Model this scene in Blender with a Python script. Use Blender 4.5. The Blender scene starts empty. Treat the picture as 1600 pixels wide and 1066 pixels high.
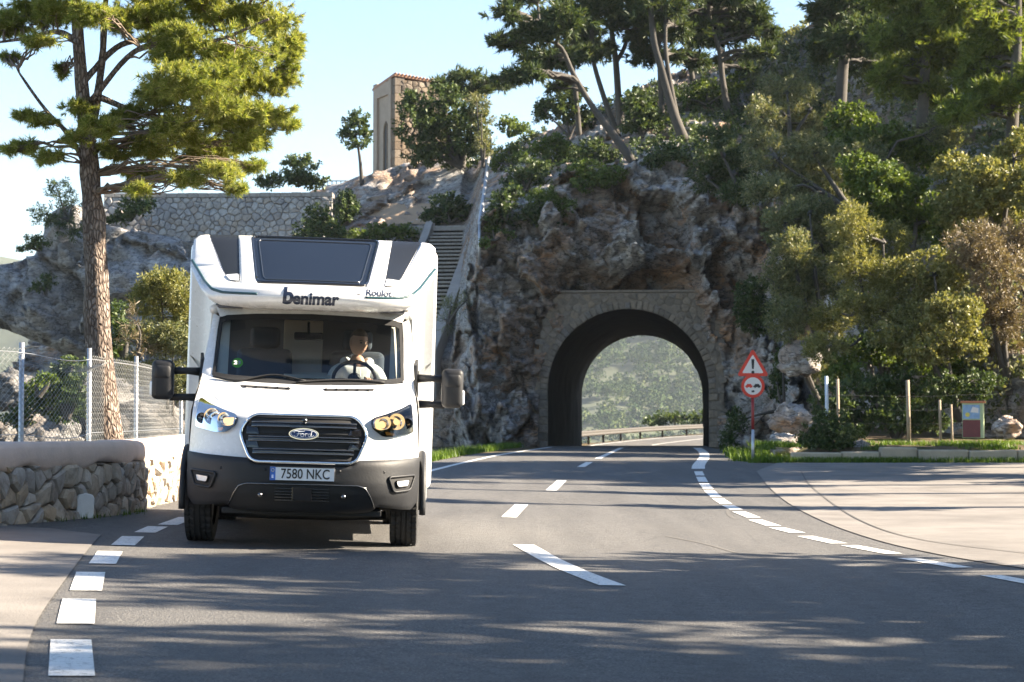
import bpy, bmesh, math, random
import numpy as np
from mathutils import Vector, Matrix
R = math.radians
rng = np.random.default_rng(7)
random.seed(7)
S = bpy.context.scene
COL = S.collection
# ------------------------------------------------------------------ camera
CAM_H = 1.08
FPX = 3111.0
PITCH = math.atan(118 / FPX)
cd = bpy.data.cameras.new('camera'); CAM = bpy.data.objects.new('camera', cd); COL.objects.link(CAM)
cd.lens = 70.0; cd.sensor_width = 36.0; cd.clip_start = 0.3; cd.clip_end = 6000
CAM.location = (0, 0, CAM_H); CAM.rotation_euler = (math.pi / 2 + PITCH, 0, 0)
S.camera = CAM
cd.dof.use_dof = True; cd.dof.focus_distance = 17.0; cd.dof.aperture_fstop = 6.3
# ------------------------------------------------------------------ light
SUN_AZ, SUN_EL = 86.0, 30.0
wd = bpy.data.worlds.new('World'); S.world = wd; wd.use_nodes = True
wn, wl = wd.node_tree.nodes, wd.node_tree.links
sky = wn.new('ShaderNodeTexSky'); sky.sky_type = 'NISHITA'; sky.sun_disc = False
sky.sun_elevation = R(SUN_EL); sky.sun_rotation = R(SUN_AZ)
sky.air_density = 1.0; sky.dust_density = 0.2; sky.ozone_density = 2.2; sky.altitude = 100
wl.new(sky.outputs[0], wn['Background'].inputs[0]); wn['Background'].inputs[1].default_value = 0.05
sd = bpy.data.lights.new('sun', 'SUN'); SUN = bpy.data.objects.new('sun', sd); COL.objects.link(SUN)
sd.energy = 5.0; sd.angle = R(0.53); sd.color = (1.0, 0.86, 0.67)
sdir = Vector((math.sin(R(SUN_AZ)) * math.cos(R(SUN_EL)), math.cos(R(SUN_AZ)) * math.cos(R(SUN_EL)), math.sin(R(SUN_EL))))
SUN.rotation_euler = sdir.to_track_quat('Z', 'Y').to_euler(); SUN.location = (30, 10, 30)
vs = S.view_settings
vs.view_transform = 'Standard'; vs.look = 'None'; vs.gamma = 1.0; vs.exposure = 2.5; vs.use_curve_mapping = False
cy = S.cycles
cy.use_denoising = True; cy.max_bounces = 8; cy.diffuse_bounces = 3; cy.glossy_bounces = 3
cy.transmission_bounces = 4; cy.transparent_max_bounces = 12; cy.volume_bounces = 1
cy.caustics_reflective = False; cy.caustics_refractive = False; cy.sample_clamp_indirect = 6.0
# ------------------------------------------------------------------ helpers
def P(px, py, Y):
    """world point at depth Y seen at photograph pixel (px, py)"""
    a = (px - 800) / FPX; b = (533 - py) / FPX
    dy = math.cos(PITCH) - b * math.sin(PITCH); dz = math.sin(PITCH) + b * math.cos(PITCH)
    return Vector((a / dy * Y, Y, CAM_H + dz / dy * Y))
def sstep(a, b, x):
    t = np.clip((np.asarray(x, float) - a) / (b - a), 0, 1); return t * t * (3 - 2 * t)
def G(x, y):
    """height of the ground along the road: banked curve near, a dip behind the tunnel"""
    x = np.asarray(x, float); y = np.asarray(y, float)
    bank = -0.03 * np.clip(x + 1.8, -3.2, 4.5) * (1 - sstep(26, 48, y))
    dip = -0.42 * sstep(72, 98, y) * (1 - sstep(104, 170, y))
    return bank + dip
def gp(px, py):
    """ground point seen at pixel"""
    z = 0.0
    for _ in range(8):
        a = (px - 800) / FPX; b = (533 - py) / FPX
        dy = math.cos(PITCH) - b * math.sin(PITCH); dz = math.sin(PITCH) + b * math.cos(PITCH)
        Y = (z - CAM_H) / (dz / dy); X = a / dy * Y
        z = float(G(X, Y))
    return Vector((X, Y, z))
def tag(o, label=None, cat=None, group=None, kind=None):
    if label: o['label'] = label
    if cat: o['category'] = cat
    if group: o['group'] = group
    if kind: o['kind'] = kind
    return o
def empty(name, loc=(0, 0, 0), parent=None):
    o = bpy.data.objects.new(name, None); COL.objects.link(o); o.location = loc; o.parent = parent
    o.empty_display_size = 0.1
    return o
def link(name, me, parent=None, loc=None):
    o = bpy.data.objects.new(name, me); COL.objects.link(o)
    if parent: o.parent = parent
    if loc is not None: o.location = loc
    return o
def mesh(name, V, F, mat=None, parent=None, smooth=False, loc=None, mi=None):
    """F: list of faces, or int array (n,3)/(n,4)"""
    me = bpy.data.meshes.new(name)
    V = np.asarray(V, dtype=np.float32).reshape(-1, 3)
    if isinstance(F, np.ndarray):
        n, k = F.shape
        me.vertices.add(len(V)); me.vertices.foreach_set('co', V.ravel())
        me.loops.add(n * k); me.loops.foreach_set('vertex_index', F.astype(np.int32).ravel())
        me.polygons.add(n); me.polygons.foreach_set('loop_start', np.arange(n, dtype=np.int32) * k)
        me.update(calc_edges=True)
    else:
        me.from_pydata([tuple(map(float, v)) for v in V], [], [tuple(f) for f in F]); me.update()
    if smooth:
        me.polygons.foreach_set('use_smooth', np.ones(len(me.polygons), dtype=bool))
    mats = mat if isinstance(mat, (list, tuple)) else [mat]
    for m in mats:
        if m: me.materials.append(M[m] if isinstance(m, str) else m)
    if mi is not None:
        me.polygons.foreach_set('material_index', np.asarray(mi, dtype=np.int32))
    return link(name, me, parent, loc)
class MB:
    """collects simple shapes into one mesh"""
    def __init__(s): s.v = []; s.f = []
    def add(s, V, F):
        b = len(s.v); s.v += [tuple(map(float, v)) for v in V]; s.f += [tuple(b + i for i in f) for f in F]; return s
    def box(s, c, d, rz=0, bev=0.0):
        x, y, z = d[0] / 2, d[1] / 2, d[2] / 2
        if bev <= 0:
            V = [(-x, -y, -z), (x, -y, -z), (x, y, -z), (-x, y, -z), (-x, -y, z), (x, -y, z), (x, y, z), (-x, y, z)]
            F = [(0, 3, 2, 1), (4, 5, 6, 7), (0, 1, 5, 4), (1, 2, 6, 5), (2, 3, 7, 6), (3, 0, 4, 7)]
        else:
            bm = bmesh.new(); bmesh.ops.create_cube(bm, size=1)
            bmesh.ops.scale(bm, vec=d, verts=bm.verts); bmesh.ops.bevel(bm, geom=bm.edges[:], offset=bev, segments=2, affect='EDGES', profile=0.5)
            bm.verts.index_update(); V = [tuple(v.co) for v in bm.verts]; F = [[v.index for v in f.verts] for f in bm.faces]; bm.free()
        ca, sa = math.cos(rz), math.sin(rz)
        V = [(c[0] + ca * a - sa * b, c[1] + sa * a + ca * b, c[2] + e) for a, b, e in V]
        return s.add(V, F)
    def tube(s, pts, r, n=6, cap=True):
        V, F = tube(pts, r, n, cap); return s.add(V, F)
    def cyl(s, a, b, r, n=16, r2=None):
        return s.tube([a, b], [r, r if r2 is None else r2], n)
    def prism(s, poly, y0, y1):
        """polygon in (x, z) extruded along y"""
        n = len(poly); V = [(p[0], y0, p[1]) for p in poly] + [(p[0], y1, p[1]) for p in poly]
        F = [tuple(range(n)), tuple(reversed(range(n, 2 * n)))] + [(i, n + i, n + (i + 1) % n, (i + 1) % n) for i in range(n)]
        return s.add(V, F)
    def build(s, name, mat, parent=None, smooth=False, loc=None):
        return mesh(name, s.v, s.f, mat, parent, smooth, loc)
def frames(pts):
    pts = np.asarray(pts, float); n = len(pts)
    t = np.gradient(pts, axis=0); t /= np.linalg.norm(t, axis=1)[:, None] + 1e-9
    up = np.array([0, 0, 1.0]) if abs(t[0][2]) < 0.9 else np.array([1.0, 0, 0])
    a = np.cross(t, up); 
    for i in range(n):
        if np.linalg.norm(a[i]) < 1e-3: a[i] = a[i - 1] if i else np.array([1.0, 0, 0])
    a /= np.linalg.norm(a, axis=1)[:, None]; b = np.cross(t, a)
    return pts, a, b
def tube(pts, r, n=6, cap=True):
    pts, a, b = frames(pts); m = len(pts)
    r = np.broadcast_to(np.asarray(r, float), (m,))
    th = np.arange(n) * 2 * math.pi / n
    V = (pts[:, None] + r[:, None, None] * (np.cos(th)[None, :, None] * a[:, None] + np.sin(th)[None, :, None] * b[:, None])).reshape(-1, 3)
    F = []
    for i in range(m - 1):
        for j in range(n):
            k = (j + 1) % n
            F.append((i * n + j, i * n + k, (i + 1) * n + k, (i + 1) * n + j))
    if cap: F += [tuple(reversed(range(n))), tuple(range((m - 1) * n, m * n))]
    return [tuple(v) for v in V], F
def gridf(nu, nv, wrap=False):
    """quads of a grid of nv rows x nu columns"""
    i = np.arange(nv - 1)[:, None]; j = np.arange(nu if wrap else nu - 1)[None, :]
    a = i * nu + j; b = i * nu + (j + 1) % nu
    return np.stack([a, b, b + nu, a + nu], -1).reshape(-1, 4)
def bez(pts, n=40):
    """Catmull-Rom through points"""
    p = np.asarray(pts, float); p = np.vstack([2 * p[0] - p[1], p, 2 * p[-1] - p[-2]]); out = []
    m = len(p) - 3; k = max(2, n // m)
    for i in range(m):
        a, b, c, d = p[i:i + 4]
        for t in np.arange(k) / k:
            out.append(0.5 * ((2 * b) + (c - a) * t + (2 * a - 5 * b + 4 * c - d) * t * t + (-a + 3 * b - 3 * c + d) * t ** 3))
    out.append(p[-2]); return np.array(out)
# ---- numpy noise
def _h(ix, iy, iz, seed):
    h = (ix.astype(np.int64) * 374761393 + iy.astype(np.int64) * 668265263 + iz.astype(np.int64) * 2147483647 + seed * 974634777) & 0xFFFFFFFF
    h = ((h ^ (h >> 13)) * 1274126177) & 0xFFFFFFFF; h = ((h ^ (h >> 16)) * 2246822519) & 0xFFFFFFFF
    return ((h ^ (h >> 15)) & 0xFFFFFF) / float(0xFFFFFF)
def vnoise(p, seed=0):
    i = np.floor(p).astype(np.int64); f = p - i; f = f * f * (3 - 2 * f); r = 0
    for dx in (0, 1):
        for dy in (0, 1):
            for dz in (0, 1):
                w = (f[:, 0] if dx else 1 - f[:, 0]) * (f[:, 1] if dy else 1 - f[:, 1]) * (f[:, 2] if dz else 1 - f[:, 2])
                r = r + w * _h(i[:, 0] + dx, i[:, 1] + dy, i[:, 2] + dz, seed)
    return r * 2 - 1
def fbm(p, o=4, seed=0, gain=0.5):
    r = 0; a = 1.0
    for k in range(o): r = r + a * vnoise(p * (2.03 ** k) + 17.3 * k, seed + k); a *= gain
    return r
def facets(p, scale, seed, tilt=0.6):
    """fractured-rock displacement: every Voronoi cell is a tilted plane; also returns the crack distance"""
    q = p / scale; i0 = np.floor(q).astype(np.int64); n = len(q)
    d1 = np.full(n, 9.0); d2 = np.full(n, 9.0); val = np.zeros(n)
    for dx in (-1, 0, 1):
        for dy in (-1, 0, 1):
            for dz in (-1, 0, 1):
                c = i0 + np.array([dx, dy, dz])
                h = [_h(c[:, 0], c[:, 1], c[:, 2], seed + 11 * k) for k in range(7)]
                o = np.stack([c[:, 0] + h[0], c[:, 1] + h[1], c[:, 2] + h[2]], -1); v = q - o
                d = np.sqrt((v ** 2).sum(1))
                new = h[3] - 0.5 + tilt * (v[:, 0] * (h[4] - .5) + v[:, 1] * (h[5] - .5) + v[:, 2] * (h[6] - .5)) * 2
                cl = d < d1
                d2 = np.where(cl, d1, np.minimum(d2, d)); val = np.where(cl, new, val); d1 = np.where(cl, d, d1)
    return val * scale, d2 - d1
# ---- materials
M = {}
class NT:
    def __init__(s, name):
        m = bpy.data.materials.new(name); m.use_nodes = True; s.m = m; M[name] = m
        s.n = m.node_tree.nodes; s.l = m.node_tree.links; s.b = s.n['Principled BSDF']; s.out = s.n['Material Output']
        s.tc = None
    def node(s, t, **kw):
        x = s.n.new(t)
        for k, v in kw.items(): setattr(x, k, v)
        return x
    def put(s, sock, v):
        if hasattr(v, 'is_output') or isinstance(v, bpy.types.NodeSocket): s.l.new(v, sock)
        else: sock.default_value = v
    def co(s, kind='Object', scale=(1, 1, 1)):
        if kind == 'Pos': src = s.node('ShaderNodeNewGeometry').outputs['Position']
        else: src = s.node('ShaderNodeTexCoord').outputs[kind]
        mp = s.node('ShaderNodeMapping'); s.l.new(src, mp.inputs[0]); mp.inputs['Scale'].default_value = scale
        return mp.outputs[0]
    def noise(s, scale, detail=4, rough=0.55, co=None, dist=0.0):
        x = s.node('ShaderNodeTexNoise'); x.inputs['Scale'].default_value = scale; x.inputs['Detail'].default_value = detail
        x.inputs['Roughness'].default_value = rough; x.inputs['Distortion'].default_value = dist
        s.l.new(co if co is not None else s.co('Pos'), x.inputs['Vector']); return x.outputs['Fac']
    def voro(s, scale, feat='F1', co=None, out='Distance'):
        x = s.node('ShaderNodeTexVoronoi', feature=feat); x.inputs['Scale'].default_value = scale
        s.l.new(co if co is not None else s.co('Pos'), x.inputs['Vector']); return x.outputs[out]
    def ramp(s, fac, stops, interp='LINEAR'):
        x = s.node('ShaderNodeValToRGB'); s.l.new(fac, x.inputs[0]); e = x.color_ramp.elements; x.color_ramp.interpolation = interp
        while len(e) < len(stops): e.new(0.5)
        for k, (p, c) in enumerate(stops):
            e[k].position = p; e[k].color = (c, c, c, 1) if isinstance(c, (int, float)) else (*c, 1)
        return x.outputs[0]
    def mix(s, fac, a, b, mode='MIX'):
        x = s.node('ShaderNodeMix', data_type='RGBA', blend_type=mode)
        s.put(x.inputs[0], fac)
        for i, v in ((6, a), (7, b)):
            s.put(x.inputs[i], (*v, 1) if isinstance(v, tuple) and len(v) == 3 else v)
        return x.outputs[2]
    def math(s, op, a, b=0.5):
        x = s.node('ShaderNodeMath', operation=op); s.put(x.inputs[0], a); s.put(x.inputs[1], b); return x.outputs[0]
    def bump(s, h, strength=0.5, dist=0.05):
        x = s.node('ShaderNodeBump'); x.inputs['Strength'].default_value = strength; x.inputs['Distance'].default_value = dist
        s.l.new(h, x.inputs['Height']); s.l.new(x.outputs[0], s.b.inputs['Normal'])
    def set(s, col=None, rough=None, metal=None, spec=None, coat=None):
        if col is not None: s.put(s.b.inputs['Base Color'], (*col, 1) if isinstance(col, tuple) and len(col) == 3 else col)
        if rough is not None: s.put(s.b.inputs['Roughness'], rough)
        if metal is not None: s.b.inputs['Metallic'].default_value = metal
        if spec is not None: s.b.inputs['Specular IOR Level'].default_value = spec
        if coat is not None: s.b.inputs['Coat Weight'].default_value = coat; s.b.inputs['Coat Roughness'].default_value = 0.04
        return s
    def isl(s): return s.node('ShaderNodeNewGeometry').outputs['Random Per Island']
    def obr(s): return s.node('ShaderNodeObjectInfo').outputs['Random']
def plain(name, col, rough=0.6, metal=0.0, var=0.12, scale=6.0, bump=0.0, coat=None, spec=None):
    t = NT(name); f = t.noise(scale, 5, 0.6)
    lo = tuple(c * (1 - var) for c in col); hi = tuple(min(1, c * (1 + var)) for c in col)
    t.set(t.mix(f, lo, hi), rough, metal, spec, coat)
    if bump: t.bump(t.noise(scale * 6, 4), bump, 0.01)
    return t
def leafmat(name, cols, transl=0.42, rough=0.5, hue=0.0):
    """cols: colours picked per leaf clump"""
    t = NT(name); r = t.isl(); big = t.noise(0.9, 3)
    f = t.math('ADD', t.math('MULTIPLY', r, 0.6), t.math('MULTIPLY', big, 0.4))
    c = t.ramp(f, [(0.15 + 0.7 * i / (len(cols) - 1), k) for i, k in enumerate(cols)])
    t.set(c, rough, spec=0.3)
    tr = t.node('ShaderNodeBsdfTranslucent'); t.l.new(t.mix(1.0, c, (1.0, 0.95, 0.45), 'MULTIPLY'), tr.inputs[0])
    mx = t.node('ShaderNodeMixShader'); mx.inputs[0].default_value = transl
    t.l.new(t.b.outputs[0], mx.inputs[1]); t.l.new(tr.outputs[0], mx.inputs[2]); t.l.new(mx.outputs[0], t.out.inputs[0])
    return t
# ------------------------------------------------------------------ surface materials
t = NT('asphalt')
agg = t.noise(70, 3, 0.7); pat = t.noise(0.55, 5, 0.6); med = t.noise(9, 4, 0.65)
stk = t.noise(1.0, 5, 0.6, t.co('Pos', (2.2, 0.16, 1)))
c = t.ramp(agg, [(0.28, (0.03, 0.031, 0.033)), (0.5, (0.082, 0.081, 0.081)), (0.74, (0.32, 0.305, 0.285))])
c = t.mix(t.ramp(pat, [(0.35, 0.0), (0.7, 0.55)]), c, (0.13, 0.124, 0.117))
c = t.mix(t.ramp(stk, [(0.42, 0.0), (0.62, 0.4)]), c, (0.06, 0.058, 0.057))
crk = t.voro(0.42, 'DISTANCE_TO_EDGE', t.mix(0.12, t.co('Pos'), t.node('ShaderNodeTexNoise').outputs['Color']))
c = t.mix(t.ramp(crk, [(0.0, 0.35), (0.004, 0.0)]), c, (0.05, 0.05, 0.052))
t.set(c, t.ramp(med, [(0.3, 0.6), (0.7, 0.82)]), spec=0.45); t.bump(agg, 0.9, 0.02)
t = NT('pale_paving')
agg = t.noise(48, 4, 0.7); pat = t.noise(0.8, 6, 0.62); st = t.noise(2.6, 5, 0.6)
c = t.ramp(pat, [(0.3, (0.12, 0.112, 0.106)), (0.55, (0.20, 0.186, 0.174)), (0.75, (0.265, 0.245, 0.226))])
c = t.mix(t.ramp(agg, [(0.3, 0.55), (0.6, 0.0)]), c, (0.19, 0.17, 0.15)); c = t.mix(t.ramp(st, [(0.58, 0.0), (0.72, 0.5)]), c, (0.2, 0.19, 0.18))
t.set(c, 0.85, spec=0.3); t.bump(agg, 0.5, 0.012)
t = NT('road_paint')
f = t.noise(26, 5, 0.75); w = t.noise(3.0, 4, 0.6)
t.set(t.mix(t.ramp(f, [(0.36, 0.8), (0.47, 0.0)]), t.mix(w, (0.62, 0.62, 0.60), (0.84, 0.83, 0.80)), (0.16, 0.155, 0.15)), 0.6); t.bump(f, 0.3, 0.006)
t = NT('earth')
n1 = t.noise(0.5, 6); n2 = t.noise(14, 4, 0.7)
c = t.ramp(n1, [(0.3, (0.10, 0.075, 0.05)), (0.5, (0.17, 0.13, 0.085)), (0.7, (0.085, 0.10, 0.035))])
t.set(t.mix(t.ramp(n2, [(0.3, 0.6), (0.6, 0.0)]), c, (0.07, 0.055, 0.04)), 0.95, spec=0.1); t.bump(n2, 0.8, 0.06)
def rockmat(name, grey, pale, brown, ora, amt=0.5, bs=1.0):
    t = NT(name)
    w = t.co('Pos', (1, 1, 0.55))
    n1 = t.noise(0.33, 7, 0.6, w, 0.6); n2 = t.noise(0.8, 6, 0.62, t.co('Pos', (0.7, 0.7, 1.5)), 0.8); n3 = t.noise(7, 6, 0.68); n4 = t.noise(1.9, 6, 0.65, None, 0.5)
    c = t.ramp(n4, [(0.28, tuple(x * 0.62 for x in grey)), (0.47, grey), (0.66, pale)])
    c = t.mix(t.math('MULTIPLY', t.ramp(n1, [(0.46, 0.0), (0.62, 1.0)]), amt), c, brown)
    c = t.mix(t.math('MULTIPLY', t.ramp(n2, [(0.55, 0.0), (0.68, 1.0)]), amt), c, ora)
    c = t.mix(t.ramp(n3, [(0.3, 0.6), (0.5, 0.0)]), c, tuple(x * 0.35 for x in grey))
    t.set(c, 0.92, spec=0.2)
    mp = t.node('ShaderNodeMapping'); t.l.new(t.node('ShaderNodeNewGeometry').outputs['Position'], mp.inputs[0]); mp.inputs['Rotation'].default_value = (0.2, 0.55, 0.1); mp.inputs['Scale'].default_value = (0.8, 0.8, 2.6)
    rd = lambda n_: t.math('SUBTRACT', 1.0, t.math('ABSOLUTE', t.math('MULTIPLY', t.math('SUBTRACT', n_, 0.5), 4.0)))
    h = t.math('SUBTRACT', t.noise(9.0, 5, 0.75), t.math('ADD', t.math('MULTIPLY', rd(t.noise(1.6, 5, 0.6, mp.outputs[0])), 0.9), t.math('MULTIPLY', rd(t.noise(3.6, 4, 0.6)), 0.35))); t.bump(h, 0.8, 0.11 * bs)
    crk_ = t.ramp(rd(t.noise(1.6, 5, 0.6, mp.outputs[0])), [(0.86, 0.0), (0.97, 0.7)]); t.set(t.mix(crk_, c, tuple(x * 0.22 for x in grey)))
    return t
rockmat('rock', (0.40, 0.39, 0.385), (0.68, 0.655, 0.63), (0.36, 0.23, 0.145), (0.60, 0.33, 0.165), 0.8)
rockmat('slope_rock', (0.17, 0.17, 0.172), (0.30, 0.295, 0.29), (0.17, 0.135, 0.11), (0.26, 0.18, 0.12), 0.4)
rockmat('cliff_rock', (0.36, 0.36, 0.365), (0.55, 0.545, 0.54), (0.30, 0.26, 0.235), (0.40, 0.28, 0.20), 0.35, 0.8)
def stonemat(name, cols, bump=0.6):
    t = NT(name); r = t.obr(); n = t.noise(9, 6, 0.68); n2 = t.noise(2.2, 4)
    c = t.ramp(r, [(i / max(1, len(cols) - 1), k) for i, k in enumerate(cols)])
    c = t.mix(t.ramp(n, [(0.3, 0.6), (0.55, 0.0)]), c, tuple(x * 0.5 for x in cols[0])); c = t.mix(t.ramp(n2, [(0.55, 0.0), (0.7, 0.4)]), c, tuple(min(1, x * 1.25) for x in cols[-1]))
    t.set(c, 0.9, spec=0.2); t.bump(t.noise(22, 6, 0.7), bump, 0.02); return t
stonemat('rubble', [(0.27, 0.22, 0.175), (0.40, 0.365, 0.325), (0.46, 0.35, 0.24), (0.38, 0.365, 0.35), (0.53, 0.45, 0.36)])
stonemat('dry_stone', [(0.30, 0.29, 0.285), (0.40, 0.385, 0.37), (0.47, 0.455, 0.43), (0.37, 0.32, 0.27)])
stonemat('portal_stone', [(0.19, 0.165, 0.135), (0.25, 0.215, 0.175), (0.29, 0.235, 0.175), (0.23, 0.21, 0.19)])
stonemat('step_stone', [(0.30, 0.285, 0.26), (0.36, 0.335, 0.30), (0.33, 0.31, 0.285)])
plain('mortar', (0.22, 0.185, 0.145), 0.95, var=0.35, scale=9, bump=0.6)
plain('wall_cap', (0.64, 0.50, 0.42), 0.9, var=0.2, scale=5, bump=0.35)
plain('lining_and_riser_shade', (0.028, 0.027, 0.026), 0.95, var=0.4, scale=2.5, bump=0.7, spec=0.05)
plain('kerb_stone', (0.42, 0.36, 0.27), 0.92, var=0.3, scale=4, bump=0.6)
plain('concrete', (0.38, 0.35, 0.32), 0.9, var=0.25, scale=3, bump=0.4)
plain('galvanised', (0.45, 0.47, 0.50), 0.42, 0.75, var=0.2, scale=12)
plain('white_stone', (0.72, 0.71, 0.69), 0.8, var=0.15, scale=14, bump=0.3)
# ------------------------------------------------------------------ ground, sea, road
def LW(y):
    """x of the edge where the ground falls away on the left"""
    return np.interp(y, [-20, 8, 15, 19, 22, 26, 34, 60, 80, 98, 110, 130, 150, 175], [-9, -8, -7.4, -6.5, -5.9, -5.9, -6.3, -16, -22, 1.3, 3.2, 8.5, 15, 24])
gx = np.unique(np.concatenate([np.linspace(-300, -40, 14), np.linspace(-40, -12, 20), np.linspace(-12, 14, 60), np.linspace(14, 120, 30)]))
gy = np.unique(np.concatenate([np.linspace(-25, 60, 110), np.linspace(60, 110, 50), np.linspace(110, 190, 40)]))
XX, YY = np.meshgrid(gx, gy); x, y = XX.ravel(), YY.ravel()
d = np.maximum(0, LW(y) - x)
z = G(x, y) - 0.03 - 62 * (1 - np.exp(-(d * 1.0) / 62)) * 1.0 - np.where(d > 0, 0.2 * (1 - np.exp(-d)), 0)
z += fbm(np.stack([x, y, 0 * x], 1) * 0.35, 4, 3) * np.clip(d, 0, 3) * 0.25
GROUND = mesh('ground', np.stack([x, y, z], 1), gridf(len(gx), len(gy)), 'earth', smooth=True)
tag(GROUND, 'brown earth ground falling away beyond the roadside wall', kind='structure')
t = NT('sea_water'); t.set((0.03, 0.09, 0.14), 0.12); t.bump(t.noise(0.15, 5), 0.3, 1.0)
sx = np.linspace(-1700, 1700, 30); sy = np.linspace(-60, 2200, 30); XX, YY = np.meshgrid(sx, sy)
SEA = mesh('sea', np.stack([XX.ravel(), YY.ravel(), 0 * XX.ravel() - 60], 1), gridf(30, 30), 'sea_water'); tag(SEA, 'pale sea far below the road', kind='structure')
# line positions measured from the picture
LLINE = [gp(*p) for p in [(104, 1150), (112, 1030), (119, 957), (138, 909), (166, 872), (200, 846), (236, 828), (272, 815)]]
LFAR = [gp(*p) for p in [(675, 735), (730, 722), (790, 709), (862, 698.5)]]
RLINE = [gp(*p) for p in [(1700, 922), (1572, 905), (1460, 881), (1361, 859), (1283, 844), (1229, 829.5), (1194, 818), (1165, 805), (1143, 794), (1127, 784), (1113, 773), (1104, 762), (1097, 750), (1091, 738), (1092, 728), (1099, 718), (1100, 710), (1090, 700.5)]]
CLINE = [gp(*p) for p in [(966, 916), (880, 883), (815, 852), (803, 800), (868, 759), (915, 726), (952, 709), (972, 700)]]
TUN0 = np.array([4.25, 73.0]); TUN1 = np.array([6.35, 97.0]); TR = 2.95; TSP = 2.08
tax = TUN1 - TUN0; tax /= np.linalg.norm(tax); tnr = np.array([tax[1], -tax[0]])
# centre line beyond the tunnel mouth
CC = np.array([[3.75, 66], [4.2, 73], [5.2, 85], [6.3, 97], [8.6, 112], [13.5, 130], [21, 146], [31, 158], [44, 167]])
cc = bez(CC, 80); cty = np.gradient(cc, axis=0); cty /= np.linalg.norm(cty, axis=1)[:, None]; cnr = np.stack([cty[:, 1], -cty[:, 0]], 1)
# main asphalt sheet, then a strip through the tunnel
ys = np.concatenate([np.linspace(-6, 50, 100), np.linspace(50.6, 66, 22)])
lf = np.array([[v.x, v.y] for v in LFAR]); rl = np.array([[v.x, v.y] for v in RLINE])[::-1]
rl = rl[np.argsort(rl[:, 1])]
xl = np.where(ys < 30, np.interp(ys, [-6, 14, 18, 22, 30], [-9, -6.8, -5.4, -4.7, -4.7]), np.interp(ys, [30, 36, lf[1, 1], lf[2, 1], 66], [-4.7, -3.2, lf[1, 0] - .9, lf[2, 0] - .8, 1.1]))
xr = np.interp(ys, [-6, 40, 46, 52, 66], [16, 12, 6.0, 6.3, 7.0])
u = np.linspace(0, 1, 40)
xs = (xl[:, None] + (xr - xl)[:, None] * u).ravel(); yy = np.repeat(ys, 40)
ROAD = mesh('road', np.stack([xs, yy, G(xs, yy)], 1), gridf(40, len(ys)), 'asphalt', smooth=True)
tag(ROAD, 'dark asphalt road curving towards the tunnel', kind='structure')
u = np.linspace(-3.1, 3.1, 14); k = cc[:, 1] > 65.5
st = cc[k][:, None, :] + cnr[k][:, None, :] * u[None, :, None] * np.interp(cc[k][:, 1], [66, 73, 97, 110], [0.98, 0.94, 0.94, 1.15])[:, None, None]
st = st.reshape(-1, 2)
o = mesh('tunnel_road', np.column_stack([st, G(st[:, 0], st[:, 1]) - 0.003]), gridf(14, int(k.sum())), 'asphalt', smooth=True)
tag(o, 'asphalt road running through the tunnel and on around the bend', kind='structure')
FARROAD = o
def strip(name, pts, w, parent=ROAD, lift=0.006, mat='road_paint'):
    p = np.array([[q[0], q[1]] for q in pts]); tt = np.gradient(p, axis=0); tt /= np.linalg.norm(tt, axis=1)[:, None]
    nn = np.stack([-tt[:, 1], tt[:, 0]], 1)
    u = np.array([-.5, -.17, .17, .5]); v = (p[:, None] + nn[:, None] * (u * w)[None, :, None]).reshape(-1, 2)
    return mesh(name, np.column_stack([v, G(v[:, 0], v[:, 1]) + lift]), gridf(4, len(p)), mat, parent)
def dash(name, a, b, w, n=6):
    A, B = gp(*a), gp(*b); return strip(name, [A.lerp(B, i / (n - 1)) for i in range(n)], w)
for a, b in [((108, 1112), (106, 1190)), ((111, 1001), (112, 1058)), ((124, 937), (118, 976)), ((142, 895), (134, 924)), ((172, 862.5), (160, 882)), ((208, 839), (192, 853)), ((247, 823.5), (226, 833)), ((294, 809), (262, 821))]:
    dash('edge_dash', a, b, 0.19)
for a, b in [((1640, 917), (1548, 900)), ((1505, 888), (1416, 873)), ((1396, 866), (1327, 853)), ((1311, 850), (1258, 838.5)), ((1247, 833.5), (1213, 825)), ((1209, 822.5), (1180, 813)), ((1178, 809.5), (1154, 800)), ((1151, 797), (1137, 790)), ((1134.5, 788), (1121, 779)), ((1119, 777), (1108, 767)), ((1107, 765), (1100, 756)), ((1099, 753.5), (1094.5, 745.5)), ((1094, 743.5), (1091, 737))]:
    dash('edge_dash', a, b, 0.17)
strip('edge_line', bez([gp(*p) for p in [(1091, 733), (1092, 727), (1098, 719), (1101, 712), (1097, 705), (1089, 700)]], 30), 0.28)
strip('edge_line', bez([gp(*p) for p in [(560, 764), (675, 735.5), (730, 722), (790, 709.5), (862, 698.8)]], 30), 0.14)
strip('centre_dash', bez([gp(*p) for p in [(957, 916), (900, 894), (855, 873), (818, 852)]], 18), 0.19)
for a, b in [((795, 809), (815, 789)), ((861, 767), (878, 751)), ((908, 730), (921, 722.5)), ((934, 717), (971, 700))]:
    dash('centre_dash', a, b, 0.17)
def offs(o0, ya, yb): 
    kk = (cc[:, 1] >= ya) & (cc[:, 1] <= yb); return cc[kk] + cnr[kk] * o0
strip('edge_line', offs(-2.9, 98.5, 166), 0.16, FARROAD); strip('edge_line', offs(3.1, 98.5, 166), 0.16, FARROAD); strip('centre_line', offs(0.1, 104, 166), 0.14, FARROAD)
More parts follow.
